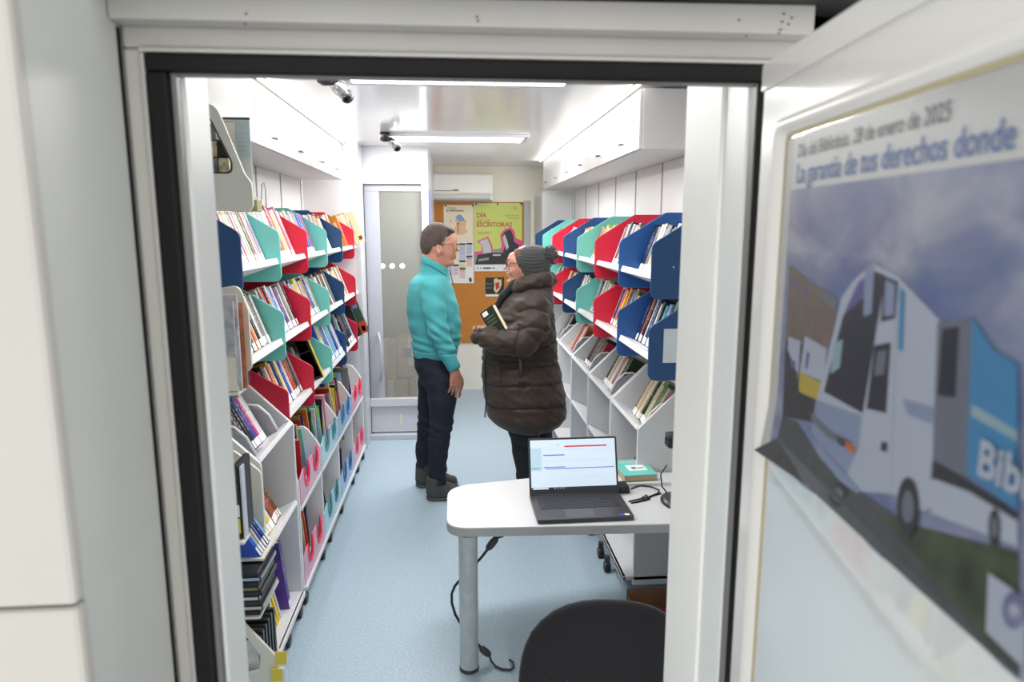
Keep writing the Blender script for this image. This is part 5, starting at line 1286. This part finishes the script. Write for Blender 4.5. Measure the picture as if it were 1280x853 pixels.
# torso, hips, legs, arms under the clothes
tor = [(348, 528, 556, .09), (357, 519, 556, .14), (368, 516, 560, .165), (390, 516, 566, .17), (415, 521, 566, .155), (440, 522, 563, .16), (462, 526, 560, .14)]
body.loft([(pm(540, y).z, (pm(a, y).x + pm(c, y).x) / 2, YM, (pm(c, y).x - pm(a, y).x) / 2, b_) for y, a, c, b_ in tor], .03)
NA, FA = -.205, .205
def arm(f, dy, k=.02, grow_=0.0):
    off = 0 if dy < 0 else 1
    f.chain([(pm(540, 363, dy * .84), .050 + grow_), (pm(547, 412, dy * 1.06), .042 + grow_), (pm(565, 456, dy * .98), .031 + grow_), (pm(568.5, 466, dy * .96), .026 + grow_ * .3)], k)
arm(body, NA); arm(body, FA)
def hand(f, W, D, Nn, S_, s=1.0, curlf=.5, k=.006):
    """palm and five separate fingers. W wrist point, D direction of the hand, Nn palm-side normal, S_ towards the thumb side"""
    W = Vector(W); D = Vector(D).normalized(); Nn = Vector(Nn); Nn = (Nn - D * Nn.dot(D)).normalized(); S_ = D.cross(Nn) * (1 if D.cross(Nn).dot(Vector(S_)) > 0 else -1)
    for j, o_ in enumerate((.028, .010, -.008, -.025)):
        f.cone(W + S_ * o_ * .5 * s, .017 * s, W + (D * .082 + S_ * o_) * s, .0115 * s, .010)
    lens = ((.044, .026, .020), (.048, .030, .021), (.044, .028, .020), (.034, .021, .017))
    for j, (o_, L) in enumerate(zip((.029, .010, -.009, -.027), lens)):
        p = W + (D * .083 + S_ * o_) * s; a = .25 + .08 * j; r0 = (.0098, .0100, .0094, .0084)[j] * s
        for i, l in enumerate(L):
            a2 = a + curlf * i; q = p + (D * math.cos(a2) + Nn * math.sin(a2) + S_ * (.10 - .07 * j)) * l * s
            f.cone(p, r0, q, r0 * .90, .0025); p = q; r0 *= .90
    t0 = W + (D * .022 + S_ * .026 + Nn * .006) * s; t1 = t0 + (D * .034 + S_ * .022 + Nn * .012) * s; t2 = t1 + (D * .030 + S_ * .006 + Nn * .010) * s; t3 = t2 + (D * .024 - S_ * .002 + Nn * .006) * s
    f.cone(t0, .015 * s, t1, .0125 * s, .008).cone(t1, .0118 * s, t2, .0108 * s, .003).cone(t2, .0106 * s, t3, .009 * s, .003)
hand(body, pm(568.5, 465, NA * .96), Vector((.02, 0, -1)), Vector((-.35, 1, 0)), Vector((1, .3, 0)), 1.0, .28)
hand(body, pm(568.5, 465, FA * .96), Vector((.02, 0, -1)), Vector((-.35, -1, 0)), Vector((1, -.3, 0)), 1.0, .28)
LN, LFAR = -.10, .13
body.chain([(pm(548, 466, LN * .9), .068), (pm(550, 530, LN), .045), (pm(547, 600, LN), .038), (pm(547, 612, LN), .036)], .02)
body.chain([(pm(541, 466, LFAR * .8), .066), (pm(535, 532, LFAR), .042), (pm(530, 585, LFAR), .038), (pm(530, 594, LFAR), .036)], .02)
grow('body', body, (-.50, YM - .30, .08), (.10, YM + .30, 1.76), .0052, [skin], man)
# hair
hairm = mat('short_brown_hair', (74, 62, 56), .75, noise=.35, nscale=40, bump=.6, bscale=160)
hg = mat('grey_temple_hair', (132, 122, 114), .8, noise=.3, nscale=60, bump=.5, bscale=200)
hair = F().ell(pm(547, 301.2), (r_(20.9), .084, r_(22.5)), .02, rot=.15).ell(pm(540, 308), (r_(13.5), .072, r_(16)), .02)
hair.ell(pm(562, 287.5), (.034, .058, .018), .016, rot=-.5)
def half(p, q, X, Z):
    d = Vector((q.x - p.x, q.z - p.z)).normalized(); return (X - p.x) * (-d.y) + (Z - p.z) * d.x     # >0 on the left of p->q
a0, a1 = pm(574, 292.5), pm(556.5, 296.5); b0, b1 = pm(556, 298), pm(551.5, 308); c0, c1 = pm(544, 303), pm(530.5, 327)
def hcut(X, Y, Z):
    top = half(a0, a1, X, Z)                       # region below the front hairline is positive
    side = np.maximum(half(b1, b0, X, Z) * -1, (pm(551, 309).z - Z))
    back = -half(c0, c1, X, Z)
    back = np.maximum(X - (c0.x + (Z - c0.z) * (c1.x - c0.x) / (c1.z - c0.z)), pm(532, 327).z - Z)
    side = np.maximum(X - (b0.x + (Z - b0.z) * (b1.x - b0.x) / (b1.z - b0.z)), pm(551, 307.5).z - Z)
    return np.minimum(np.minimum(top, side), back)
hair.cut(hcut, .006)
hair.mod(lambda f, X, Y, Z: f + .0016 * np.sin(X * 260 + Z * 90 + 2 * np.sin(Y * 60)) * np.sin(Y * 190 + X * 50))
grow('hair', hair, (-.27, YM - .11, 1.44), (.04, YM + .11, 1.78), .0045, hairm, man)
temple = F().ell(pm(547, 302.5), (r_(19.9), .0815, r_(20.9)), .02, rot=.15)
temple.cut(lambda X, Y, Z: np.maximum(np.maximum(Z - pm(550, 296.5).z - (X - pm(550, 300).x) * .35, pm(550, 311).z - Z), np.maximum(X - pm(556.5, 303).x + (pm(556, 303).z - Z) * .35, pm(549.5, 303).x - X)), .004)
grow('sideburn', temple, (-.16, YM - .10, 1.52), (.0, YM + .10, 1.66), .0045, hg, man)
# brows, eyes, lips
for sg in (-1, 1):
    MB().tube([pm(567.5, 300.6, sg * .041), pm(569.3, 299.8, sg * .028), pm(570.5, 300.6, sg * .012)], [.002, .0032, .0024], 6).build('eyebrow', hairm, man, smooth=True)
    m = MB(); c_ = pm(568.4, 305.2, sg * .029); m.ell(c_, (.0092, .0105, .0062), 14, 8); m.build('eye', mat('eye_white', (220, 214, 208), .3), man, smooth=True)
    MB().ell(c_ + Vector((.0078, -sg * .0 , 0)), (.003, .0042, .0042), 12, 8).build('iris', mat('eye_dark', (50, 38, 32), .2), man, smooth=True)
MB().tube([pm(568.4, 320.9, -.018), pm(569.9, 320.8, 0), pm(568.4, 320.9, .018)], [.0022, .0034, .0022], 8).build('lips', lipsm, man, smooth=True)
# glasses
gl = thing_g = bpy.data.objects.new('glasses', None); C.objects.link(gl); gl.parent = man; gl.matrix_parent_inverse = man.matrix_basis.inverted()
gm_ = mat('glasses_frame', (120, 96, 70), .3, .6)
for sg in (-1, 1):
    ctr = pm(572.2, 306.2, sg * .031); pts = [ctr + Vector((-.006 * abs(math.sin(a)) * 0 - .004 * math.cos(a) * sg * sg * 0, .023 * math.cos(a), .016 * math.sin(a))) for a in np.linspace(0, 2 * PI, 22, endpoint=False)]
    o = MB().tube(pts, .0011, 6, closed=True).build('rim', gm_, None, smooth=True); o.parent = gl
    o = MB().add(pts, [tuple(range(22))]).build('lens', glassy('lens_clear', (230, 236, 238), .88, .05), None); o.parent = gl
    o = MB().tube([pm(572.0, 304.6, sg * .054), pm(569, 304.9, sg * .068), pm(552, 305.4, sg * .084), pm(547, 306.5, sg * .086)], [.0013, .0014, .0018, .0018], 6).build('temple_arm', mat('temple_tip', (74, 62, 60), .4), None, smooth=True); o.parent = gl
o = MB().tube([pm(572.4, 304.8, -.009), pm(573.4, 303.9, 0), pm(572.4, 304.8, .009)], .0012, 6).build('bridge', gm_, None, smooth=True); o.parent = gl
# sweater
sweat = mat('turquoise_knit', (72, 164, 170), .95, sheen=.04, bump=.25, bscale=420)
sw = F()
tor = [(343, 522, 560, .085), (347, 516, 562, .15), (352, 512.5, 563, .185), (360, 509.5, 566, .205), (375, 508, 571.5, .205), (390, 508.5, 574.5, .195), (405, 510.5, 576.5, .188), (418, 513.5, 576, .182), (428, 515.5, 574.5, .18), (436, 514.5, 573, .182), (443, 516.5, 571.5, .172), (447, 518, 570, .16)]
sw.loft([(pm(540, y).z, (pm(a, y).x + pm(c, y).x) / 2, YM, (pm(c, y).x - pm(a, y).x) / 2, b_) for y, a, c, b_ in tor], .03)
for dy in (NA, FA):
    sw.chain([(pm(539.5, 361, dy * .84), .074), (pm(542, 385, dy * .98), .068), (pm(547, 412, dy * 1.06), .060), (pm(557, 437, dy * 1.03), .052), (pm(566.5, 458, dy * .98), .042)], .014)
sw.cone(pm(541, 350), .086, pm(543, 329), .078, .02, (1.04, .96, 1))
zc0 = pm(545, 316).z
cp, cq = pm(526, 316.5), pm(563, 337.5)
sw.cut(lambda X, Y, Z: Z - np.maximum(cp.z + (X - cp.x) * (cq.z - cp.z) / (cq.x - cp.x), pm(540, 346).z), .006)
wz = pm(566, 461, NA)
wd = Vector((pm(568.5, 466, NA).x - pm(557, 437, NA).x, 0, pm(568.5, 466, NA).z - pm(557, 437, NA).z)).normalized()
def cuffcut(X, Y, Z):
    c = pm(567.5, 463.5, NA); pl = (X - c.x) * wd.x + (Z - c.z) * wd.z
    near = np.abs(np.abs(Y - YM) - .20) - .075
    return np.where((X > c.x - .14) & (np.abs(Y - YM) > .10), pl, -1)
sw.cut(cuffcut, .004)
def swfold(f, X, Y, Z):
    w1 = wr(X, Y, Z, (26, 20, 34), 1.0)
    d = .0045 * w1
    # elbow and waist creases
    e = pm(548, 415, NA); g_ = np.exp(-(((X - e.x) / .07) ** 2 + ((Z - e.z) / .09) ** 2)); d = d + .006 * g_ * np.sin((Z * .8 + X * .6) * 130)
    hem = pm(540, 437).z; d = d + .006 * np.exp(-((Z - hem - .012) / .006) ** 2)
    zb = pm(540, 425).z; d = d + .005 * np.exp(-((Z - zb) / .05) ** 2) * np.sin(Z * 120 + X * 25)
    # collar fold and the front zip line
    return f + d
sw.mod(swfold)
sweater = grow('sweater', sw, (-.42, YM - .32, .80), (.12, YM + .32, 1.60), .0058, sweat, man, 1)
MB().tube([pm(562.5, 338.5), pm(563.8, 345), pm(566.5, 356, -.0)], .0035, 6).build('zip', mat('zip_dark', (24, 92, 100), .5), sweater, smooth=True)
MB().tube([pm(527, 328.5, -.062), pm(537, 331, -.085), pm(549, 338, -.080), pm(558, 345, -.05), pm(562, 348, 0)], .0035, 6).build('collar_seam', mat('seam_teal', (44, 146, 154), .8), sweater, smooth=True)
# trousers
den = mat('dark_navy_denim', (26, 29, 46), .85, noise=.2, nscale=50, bump=.2, bscale=300)
tr = F()
tr.loft([(pm(540, y).z, (pm(a, y).x + pm(c, y).x) / 2, YM, (pm(c, y).x - pm(a, y).x) / 2, b_) for y, a, c, b_ in [(436, 518, 569, .155), (445, 517, 569.5, .168), (455, 518, 570, .175), (465, 521, 569.5, .178), (474, 526, 569, .176), (482, 529, 568, .16)]], .03)
tr.chain([(pm(551, 474, LN * .95), .094), (pm(552.5, 500, LN), .085), (pm(551.5, 530, LN), .070), (pm(548.5, 552, LN), .064), (pm(547, 585, LN), .055), (pm(547.5, 606, LN), .054)], .02)
tr.chain([(pm(540, 474, LFAR * .85), .09), (pm(538, 505, LFAR), .08), (pm(535, 535, LFAR), .068), (pm(530.5, 560, LFAR), .056), (pm(530, 580, LFAR), .05)], .02)
tr.mod(lambda f, X, Y, Z: f + .004 * wr(X, Y, Z, (30, 26, 40), 2.3) + .005 * np.exp(-((Z - pm(550, 532).z) / .06) ** 2) * np.sin(Z * 110 + X * 40) + .005 * np.exp(-((Z - pm(550, 598).z) / .07) ** 2) * np.sin(Z * 130 + X * 30))
grow('trousers', tr, (-.42, YM - .30, .10), (.12, YM + .32, .98), .006, den, man, 1)
# shoes
shoe = mat('grey_suede', (70, 72, 70), .8, noise=.15, nscale=40); sole = mat('shoe_sole', (84, 84, 82), .7)
for dy, hx, tx, hy in ((LN, 543, 562, 617), (LFAR, 529, 561 - 3, 597)):
    Yf = YM + dy
    h_ = at(hx, hy, Y=Yf); x0 = h_.x; x1 = x0 + .19; 
    s_ = F().cone((x0, Yf, .055), .052, (x0 + .005, Yf, .13), .054, .02).cone((x0 + .01, Yf, .045), .045, (x1 - .0, Yf - .008, .032), .036, .03, (1, 1.05, 1)).cone((x0 + .03, Yf, .09), .040, (x1 - .06, Yf, .05), .036, .03)
    s_.cut(lambda X, Y, Z: .018 - Z, .003).cut(lambda X, Y, Z: Z - .150 - (X - x0) * .1, .004)
    sh = grow('shoe', s_, (x0 - .08, Yf - .08, .0), (x1 + .06, Yf + .08, .19), .005, shoe, man, 1)
    s2 = F().cone((x0 + .002, Yf, .02), .054, (x1 - .0, Yf - .008, .02), .041, .02, (1, 1.0, 1)).cut(lambda X, Y, Z: np.maximum(Z - .021, .0015 - Z), .002)
    grow('sole', s2, (x0 - .08, Yf - .08, -.005), (x1 + .06, Yf + .08, .04), .004, sole, sh)

# ------------------------------------------------------------------ WOMAN
YW = 3.90
wom = thing('person', 'woman in a long dark brown quilted coat and pom-pom beanie holding a book, facing left', 'person', (.45, YW, 0))
def pw(x, y, dy=0.0): return P(x, y, YW + dy)
q_ = lambda px: px / 216.0
wb = F()
wb.ell(pw(660, 328), (q_(21), .076, q_(21)), .02, rot=-.1)
wb.ell(pw(649, 335), (q_(13.5), .06, q_(18)), .02)
wb.ell(pw(641.5, 325.5), (q_(7), .05, q_(10)), .012)
wb.cone(pw(646, 350), .026, pw(636.5, 352.5), .0155, .014, (1, 1.25, 1))
wb.ell(pw(641.5, 338.5, -.032), (.024, .02, .025), .015).ell(pw(641.5, 338.5, .032), (.024, .02, .025), .015)
wb.cone(pw(636, 328.5), .006, pw(631.2, 335.3), .0078, .007).ell(pw(630.6, 335.8), (.009, .0085, .007), .004)
wb.ell(pw(633.6, 337.2, -.009), (.007, .006, .005), .004).ell(pw(633.6, 337.2, .009), (.007, .006, .005), .004)
wb.cone(pw(636.5, 324.8, -.026), .0055, pw(635.3, 325, -.008), .005, .01).cone(pw(636.5, 324.8, .026), .0055, pw(635.3, 325, .008), .005, .01)
for sg in (-1, 1):
    wb.cut(lambda X, Y, Z, sg=sg: -(np.sqrt((X - pw(633.6, 329).x) ** 2 + ((Y - (YW + sg * .028)) / 1.3) ** 2 + (Z - pw(633.6, 329).z) ** 2) - .0115), .008)
    wb.ell(pw(637.3, 329, sg * .028), (.0105, .0105, .0105), .003)
wb.cone(pw(635.8, 342, -.014), .005, pw(633.9, 341.8), .006, .005).cone(pw(635.8, 342, .014), .005, pw(633.9, 341.8), .006, .005)
wb.cone(pw(636.3, 345.4, -.013), .0056, pw(634.6, 345.5), .0066, .005).cone(pw(636.3, 345.4, .013), .0056, pw(634.6, 345.5), .0066, .005)
wb.cut(lambda X, Y, Z: -(np.sqrt((X - pw(632.4, 343.7).x) ** 2 + ((Y - YW) / 6) ** 2 + ((Z - pw(632, 343.7).z) / .5) ** 2) - .0052), .002)
wb.cone(pw(660, 342), .05, pw(664, 366), .055, .03).cone(pw(648, 348), .03, pw(654, 364), .044, .03)
wt = [(366, 645, 682, .10), (374, 640, 684, .16), (392, 630, 684, .16), (415, 632, 684, .14), (440, 628, 688, .15), (465, 626, 690, .165), (500, 628, 690, .165), (520, 632, 686, .15)]
wb.loft([(pw(655, y).z, (pw(a, y).x + pw(c, y).x) / 2, YW, (pw(c, y).x - pw(a, y).x) / 2, b_) for y, a, c, b_ in wt], .03)
WN, WF = -.205, .19
def warm(f, g0, ks=.02):
    f.chain([(pw(664, 381, WN * .85), .05 + g0), (pw(656, 423, WN * 1.1), .04 + g0), (pw(598, 421, WN * .95), .028 + g0)], ks)
    f.chain([(pw(660, 381, WF * .85), .05 + g0), (pw(650, 422, WF * 1.1), .04 + g0), (pw(602, 414, WF * .5), .028 + g0)], ks)
warm(wb, 0)
hand(wb, pw(616, 421, WN * .93), Vector((-1, .12, .06)), Vector((.1, .9, .6)), Vector((0, -.2, 1)), .78, .75)
hand(wb, pw(622, 415, WF * .5), Vector((-.9, -.3, -.1)), Vector((.5, -.6, -.4)), Vector((0, 0, 1)), .8, .7)
wb.chain([(pw(654, 515, -.08), .075), (pw(652, 560, -.08), .05), (P(656, 600, YW - .08), .036), (Vector((pw(656, 600).x, YW - .08, .09)), .033)], .02)
wb.chain([(pw(668, 515, .09), .075), (pw(672, 560, .09), .05), (P(674, 600, YW + .09), .036), (Vector((pw(675, 600).x, YW + .09, .09)), .033)], .02)
grow('body', wb, (.02, YW - .30, .05), (.68, YW + .30, 1.62), .0054, [skin], wom)
for sg in (-1, 1):
    c_ = pw(636.4, 329, sg * .028); MB().ell(c_, (.0088, .0102, .006), 14, 8).build('eye', mat('eye_white', (220, 214, 208), .3), wom, smooth=True)
    MB().ell(c_ + Vector((-.0072, 0, .001)), (.003, .004, .004), 12, 8).build('iris', mat('eye_dark', (50, 38, 32), .2), wom, smooth=True)
    MB().tube([pw(637, 325, sg * .038), pw(635.2, 324, sg * .026), pw(634.3, 325, sg * .011)], [.0016, .0024, .0018], 6).build('eyebrow', mat('brow_brown', (104, 74, 56), .8), wom, smooth=True)
MB().tube([pw(635.2, 343.9, -.016), pw(633.6, 343.7, 0), pw(635.2, 343.9, .016)], [.002, .0032, .002], 8).build('lips', mat('lips_rose', (188, 104, 100), .45), wom, smooth=True)
gl = bpy.data.objects.new('glasses', None); C.objects.link(gl); gl.parent = wom; gl.matrix_parent_inverse = wom.matrix_basis.inverted()
gd = mat('dark_frame', (52, 36, 34), .3)
for sg in (-1, 1):
    ctr = pw(632.6, 330, sg * .030); pts = [ctr + Vector((.003 * abs(math.cos(a)), .023 * math.cos(a), .018 * math.sin(a))) for a in np.linspace(0, 2 * PI, 22, endpoint=False)]
    o = MB().tube(pts, .0024, 6, closed=True).build('rim', gd, None, smooth=True); o.parent = gl
    o = MB().add(pts, [tuple(range(22))]).build('lens', glassy('lens_clear', (230, 236, 238), .88, .05), None); o.parent = gl
    o = MB().tube([pw(633.5, 328.4, sg * .053), pw(637, 328.8, sg * .066), pw(650, 330.2, sg * .078), pw(657, 331.5, sg * .08)], [.0018, .0022, .002, .0018], 6).build('temple_arm', gd, None, smooth=True); o.parent = gl
o = MB().tube([pw(632.2, 328.6, -.009), pw(631.4, 327.8, 0), pw(632.2, 328.6, .009)], .0016, 6).build('bridge', gd, None, smooth=True); o.parent = gl
# fringe of hair under the hat
fr = F().ell(pw(660, 328), (q_(22.3), .0805, q_(22.3)), .02, rot=-.1).cut(lambda X, Y, Z: np.maximum(np.maximum(X - pw(651, 320).x, pw(640, 321.5).z - Z - (X - pw(640, 321).x) * .9), Z - pw(640, 311).z), .004)
grow('hair', fr, (.23, YW - .1, 1.42), (.40, YW + .1, 1.62), .0045, mat('brown_fringe', (92, 62, 48), .7, noise=.3, nscale=80), wom)
# beanie
bm2 = mat('charcoal_knit', (52, 54, 56), .95, sheen=.4, bump=.3, bscale=260)
ht = F().ell(pw(663, 328), (q_(24.5), .094, q_(22)), .02).ell(pw(673, 327), (q_(14), .08, q_(18.5)), .03).ell(pw(668, 341), (q_(20), .088, q_(12)), .02)
h0, h1 = pw(636.5, 318.5), pw(653.5, 344)
def htcut(X, Y, Z):
    d = Vector((h1.x - h0.x, h1.z - h0.z)).normalized(); a = (X - h0.x) * d.y - (Z - h0.z) * d.x    # >0 in front of / below the brim line
    return np.maximum(a * 1.0, pw(670, 352).z - Z)
ht.cut(htcut, .008)
pp = pw(688, 317.5, -.045)
def rib(f, X, Y, Z):
    a = np.arctan2(Y - YW, (Z - pp.z + .0) * .9 + .0) ; return f + .0055 * np.abs(np.sin(a * 20 + .0)) ** .7 - .001
ht.mod(rib)
hat = grow('beanie', ht, (.24, YW - .13, 1.36), (.62, YW + .13, 1.66), .0045, bm2, wom)
# pom-pom of fur: a tuft of many tapered hairs on a core
pmb = MB(); pmb.ell(pp, (.034, .034, .034), 12, 8); rnd = random.Random(3)
for i in range(750):
    v = Vector((rnd.gauss(0, 1), rnd.gauss(0, 1), rnd.gauss(0, 1))).normalized(); u = v.orthogonal().normalized(); L = rnd.uniform(.046, .062)
    v2 = (v + Vector((rnd.gauss(0, .15), rnd.gauss(0, .15), rnd.gauss(0, .15) - .05))).normalized(); c_ = pp + v * .028; u2 = v.cross(u)
    pmb.add([c_ + u * .0022, c_ - u * .0011 + u2 * .0019, c_ - u * .0011 - u2 * .0019, pp + v2 * L], [(0, 1, 3), (1, 2, 3), (2, 0, 3)])
pmb.build('pom_pom', mat('grey_fur', (86, 86, 88), .9, noise=.5, nscale=60, sheen=.3), hat)
# coat
coatm = mat('brown_nylon', (52, 41, 34), .55, spec=.3, sheen=.15, bump=.3, bscale=30, stretch=(1, 1, .6))
ct = F()
rows = [(352, 652, 684, .075), (358, 645, 690, .14), (366, 636, 691, .19), (378, 627, 691.5, .225), (392, 617, 692.5, .235), (406, 611, 694, .235), (420, 606, 695, .23), (434, 603.5, 696.5, .23), (446, 602, 697, .225), (458, 601.5, 700, .235), (474, 602, 702.5, .25), (490, 604, 705.5, .262), (502, 606, 707.5, .268), (512, 607.5, 707.5, .27), (520, 611, 706, .265), (527, 617, 702, .255), (532, 625, 696, .24)]
ct.loft([(pw(655, y).z, (pw(a, y).x + pw(c, y).x) / 2, YW, (pw(c, y).x - pw(a, y).x) / 2, b_) for y, a, c, b_ in rows], .03)
A0, A1, A2, A3 = pw(667, 384, WN * .80), pw(667, 408, WN * 1.04), pw(652, 427, WN * 1.16), pw(600, 420.5, WN * .98)
ct.chain([(A0, .090), (A1, .089), (A2, .083)], .03).chain([(A2, .086), (pw(626, 426, WN * 1.12), .078), (A3, .056)], .02)
ct.chain([(pw(662, 384, WF * .8), .092), (pw(652, 424, WF * 1.1), .082), (pw(607, 417, WF * .55), .056)], .03)
seams = [pw(655, y).z for y in (397, 424, 443, 452, 473, 499)]
def quilt(f, X, Y, Z):
    near_arm = F().chain([(A0, .090), (A1, .089), (A2, .083)], .03).chain([(A2, .086), (A3, .056)], .02)(X, Y, Z)
    isarm = np.clip((.012 - near_arm) / .012, 0, 1) * (Y < YW - .10)
    d = np.zeros_like(f)
    zz = Z + .010 * np.sin(X * 9 + 1) + .006 * np.sin(Y * 14)
    for s_ in seams: d = d + .013 * np.exp(-np.abs(zz - s_) / .008)
    bb = .003 * np.cos((Z - seams[0]) * 2 * PI / .115)
    # arm seams along its length
    def tpar(p, q): D_ = q - p; return ((X - p.x) * D_.x + (Y - p.y) * D_.y + (Z - p.z) * D_.z) / D_.length
    fa = tpar(A2, A3); ua = tpar(A0, A1); da = np.zeros_like(f)
    for s_ in (.02, .13, .235): da = da + .014 * np.exp(-np.abs(fa - s_ + .004 * np.sin(Z * 40)) / .009) * (X < A2.x + .03) * (Z < A1.z + .02)
    for s_ in (.045, .15): da = da + .014 * np.exp(-np.abs(ua - s_ + .005 * np.sin(X * 35)) / .009) * (Z > A2.z - .02)
    g_ = d * (1 - isarm) + da * isarm - bb * (1 - isarm)
    return f + g_ + .0034 * wr(X, Y, Z, (38, 30, 46), 4.1) + .002 * wr(X, Y, Z, (70, 50, 60), 1.9)
ct.mod(quilt)
ct.cut(lambda X, Y, Z: (pw(655, 523).z - .012 * np.cos((X - pw(650, 500).x) * 9) * 0 - .035 * (1 - ((X - pw(660, 500).x) / .26) ** 2) - Z), .006)
# leave the sleeve open for the hand
cz = pw(592, 420, WN * .98)
coat = grow('coat', ct, (.02, YW - .34, .44), (.72, YW + .34, 1.52), .006, coatm, wom, 1)
# hood and stand-up collar
hd = F().chain([(pw(641, 361, -.05), .030), (pw(652, 357, -.110), .038), (pw(668, 352, -.120), .040), (pw(681, 350, -.08), .041), (pw(686, 350, 0), .042), (pw(682, 350, .08), .046), (pw(664, 357, .13), .046), (pw(645, 362, .07), .034)], .025)
hd.mod(lambda f, X, Y, Z: f + .004 * wr(X, Y, Z, (34, 30, 60), 2.2))
grow('hood', hd, (.22, YW - .24, 1.25), (.66, YW + .24, 1.52), .006, coatm, wom, 1)
blk = mat('black_lining', (30, 28, 30), .8)
cl = F().chain([(pw(654, 350, -.085), .020), (pw(642, 356, -.07), .022), (pw(629, 370, -.05), .020), (pw(621, 384, -.03), .018), (pw(618, 393, -.02), .014)], .02)
cl.chain([(pw(654, 350, .085), .02), (pw(642, 358, .07), .02), (pw(629, 372, .05), .02), (pw(621, 386, .03), .018)], .02).cone(pw(642, 362, -.05), .025, pw(642, 362, .05), .025, .02)
grow('collar_lining', cl, (.15, YW - .15, 1.05), (.45, YW + .15, 1.46), .005, blk, coat)
# belt with buckle, pocket zip, front zip
bel = [(603, 449, -.10), (615, 450, -.20), (632, 450, -.245), (652, 449, -.258), (672, 445, -.245), (689, 441, -.16), (697, 439, -.04)]
MB().tube([pw(*q) for q in [(640, 432, -.252), (648, 433, -.262), (670, 431, -.258), (688, 429, -.19)]], .012, 8).build('belt', mat('belt_brown', (56, 48, 45), .5), coat, smooth=True)
MB().box(tuple(pw(645, 477, -.272)), tuple(pw(656.5, 472.5, -.262) + Vector((0, .004, 0)))).build('buckle', mat('buckle_dark', (84, 80, 80), .35, .6), coat, bevel=.003)
MB().tube([pw(650, 446, -.262), pw(651, 458, -.266), pw(651, 472, -.272)], .009, 8).build('belt_end', mat('belt_brown', (56, 48, 45), .5), coat, smooth=True)
MB().tube([pw(622, 455, -.225), pw(624.5, 465, -.238), pw(627, 478, -.25)], .0035, 6).build('pocket_zip', blackp, coat, smooth=True)
MB().tube([pw(608.5, 434, -.12), pw(606, 455, -.10), pw(606.5, 480, -.11), pw(608, 500, -.12), pw(607, 514, -.125)], .004, 6).build('front_zip', blackp, coat, smooth=True)
MB().tube([pw(606.5, 514, -.13), pw(606.3, 522, -.13)], .005, 6).build('zip_pull', steel, coat)
# trousers and boots
wtr = mat('black_trousers', (24, 25, 28), .8)
tw_ = F().chain([(pw(655, 500, -.09), .115), (pw(656, 535, -.09), .095), (pw(655, 565, -.08), .066), (P(656.5, 596, YW - .08), .048), (Vector((pw(657, 600).x, YW - .08, .12)), .047)], .02)
tw_.chain([(pw(668, 500, .09), .11), (pw(671, 535, .09), .09), (pw(674, 565, .09), .07), (P(676, 600, YW + .09), .05), (Vector((pw(677, 600).x, YW + .09, .12)), .047)], .02)
tw_.mod(lambda f, X, Y, Z: f + .004 * wr(X, Y, Z, (34, 26, 44), 5.0))
grow('trousers', tw_, (.2, YW - .26, .09), (.72, YW + .26, .86), .0065, wtr, wom, 1)
for dy, xx in ((-.08, pw(657, 600).x), (.09, pw(677, 600).x)):
    Yf = YW + dy
    s_ = F().cone((xx, Yf, .05), .045, (xx, Yf, .14), .046, .02).cone((xx, Yf, .04), .042, (xx - .16, Yf, .03), .034, .03).cut(lambda X, Y, Z: .002 - Z, .002)
    grow('boot', s_, (xx - .25, Yf - .08, -.005), (xx + .08, Yf + .08, .2), .006, mat('black_boot', (30, 28, 28), .6), wom)
# the book she holds against her chest
c_ = P(618, 401.5, YW - .215)
MBk = Matrix.Translation(c_) @ Euler((R(4), R(-33 + 0), R(-42)), 'XYZ').to_matrix().to_4x4()
t = thing('book', 'dark green hardback with white lettering held under the arm of the woman', 'book'); t.matrix_world = MBk
bw, bh_, bt = .10, .155, .034
gb = mat('dark_green_cover', (34, 46, 34), .4)
M = MBk
def bput(mb, name, m_): o = mb.build(name, m_, None); o.parent = t; return o
bput(MB().box((-bw / 2, -bt / 2, -bh_ / 2), (bw / 2, -bt / 2 + .003, bh_ / 2)).box((-bw / 2, bt / 2 - .003, -bh_ / 2), (bw / 2, bt / 2, bh_ / 2)).box((-bw / 2 - .002, -bt / 2, -bh_ / 2), (-bw / 2 + .002, bt / 2, bh_ / 2)), 'cover', gb)
bput(MB().box((-bw / 2 + .002, -bt / 2 + .003, -bh_ / 2 + .003), (bw / 2 - .003, bt / 2 - .003, bh_ / 2 - .003)), 'page_block', mat('cream_pages', (228, 212, 184), .8))
m = MB(); m.box((-bw / 2 + .01, -bt / 2 - .0008, .045), (-bw / 2 + .05, -bt / 2 - .0001, .07)); m.cur = 1
for k in range(3): m.box((-bw / 2 + .015, -bt / 2 - .0008, .025 - k * .02), (bw / 2 - .02, -bt / 2 - .0001, .032 - k * .02))
bput(m, 'cover_print', [labm, mat('print_dim', (92, 108, 92), .5)])
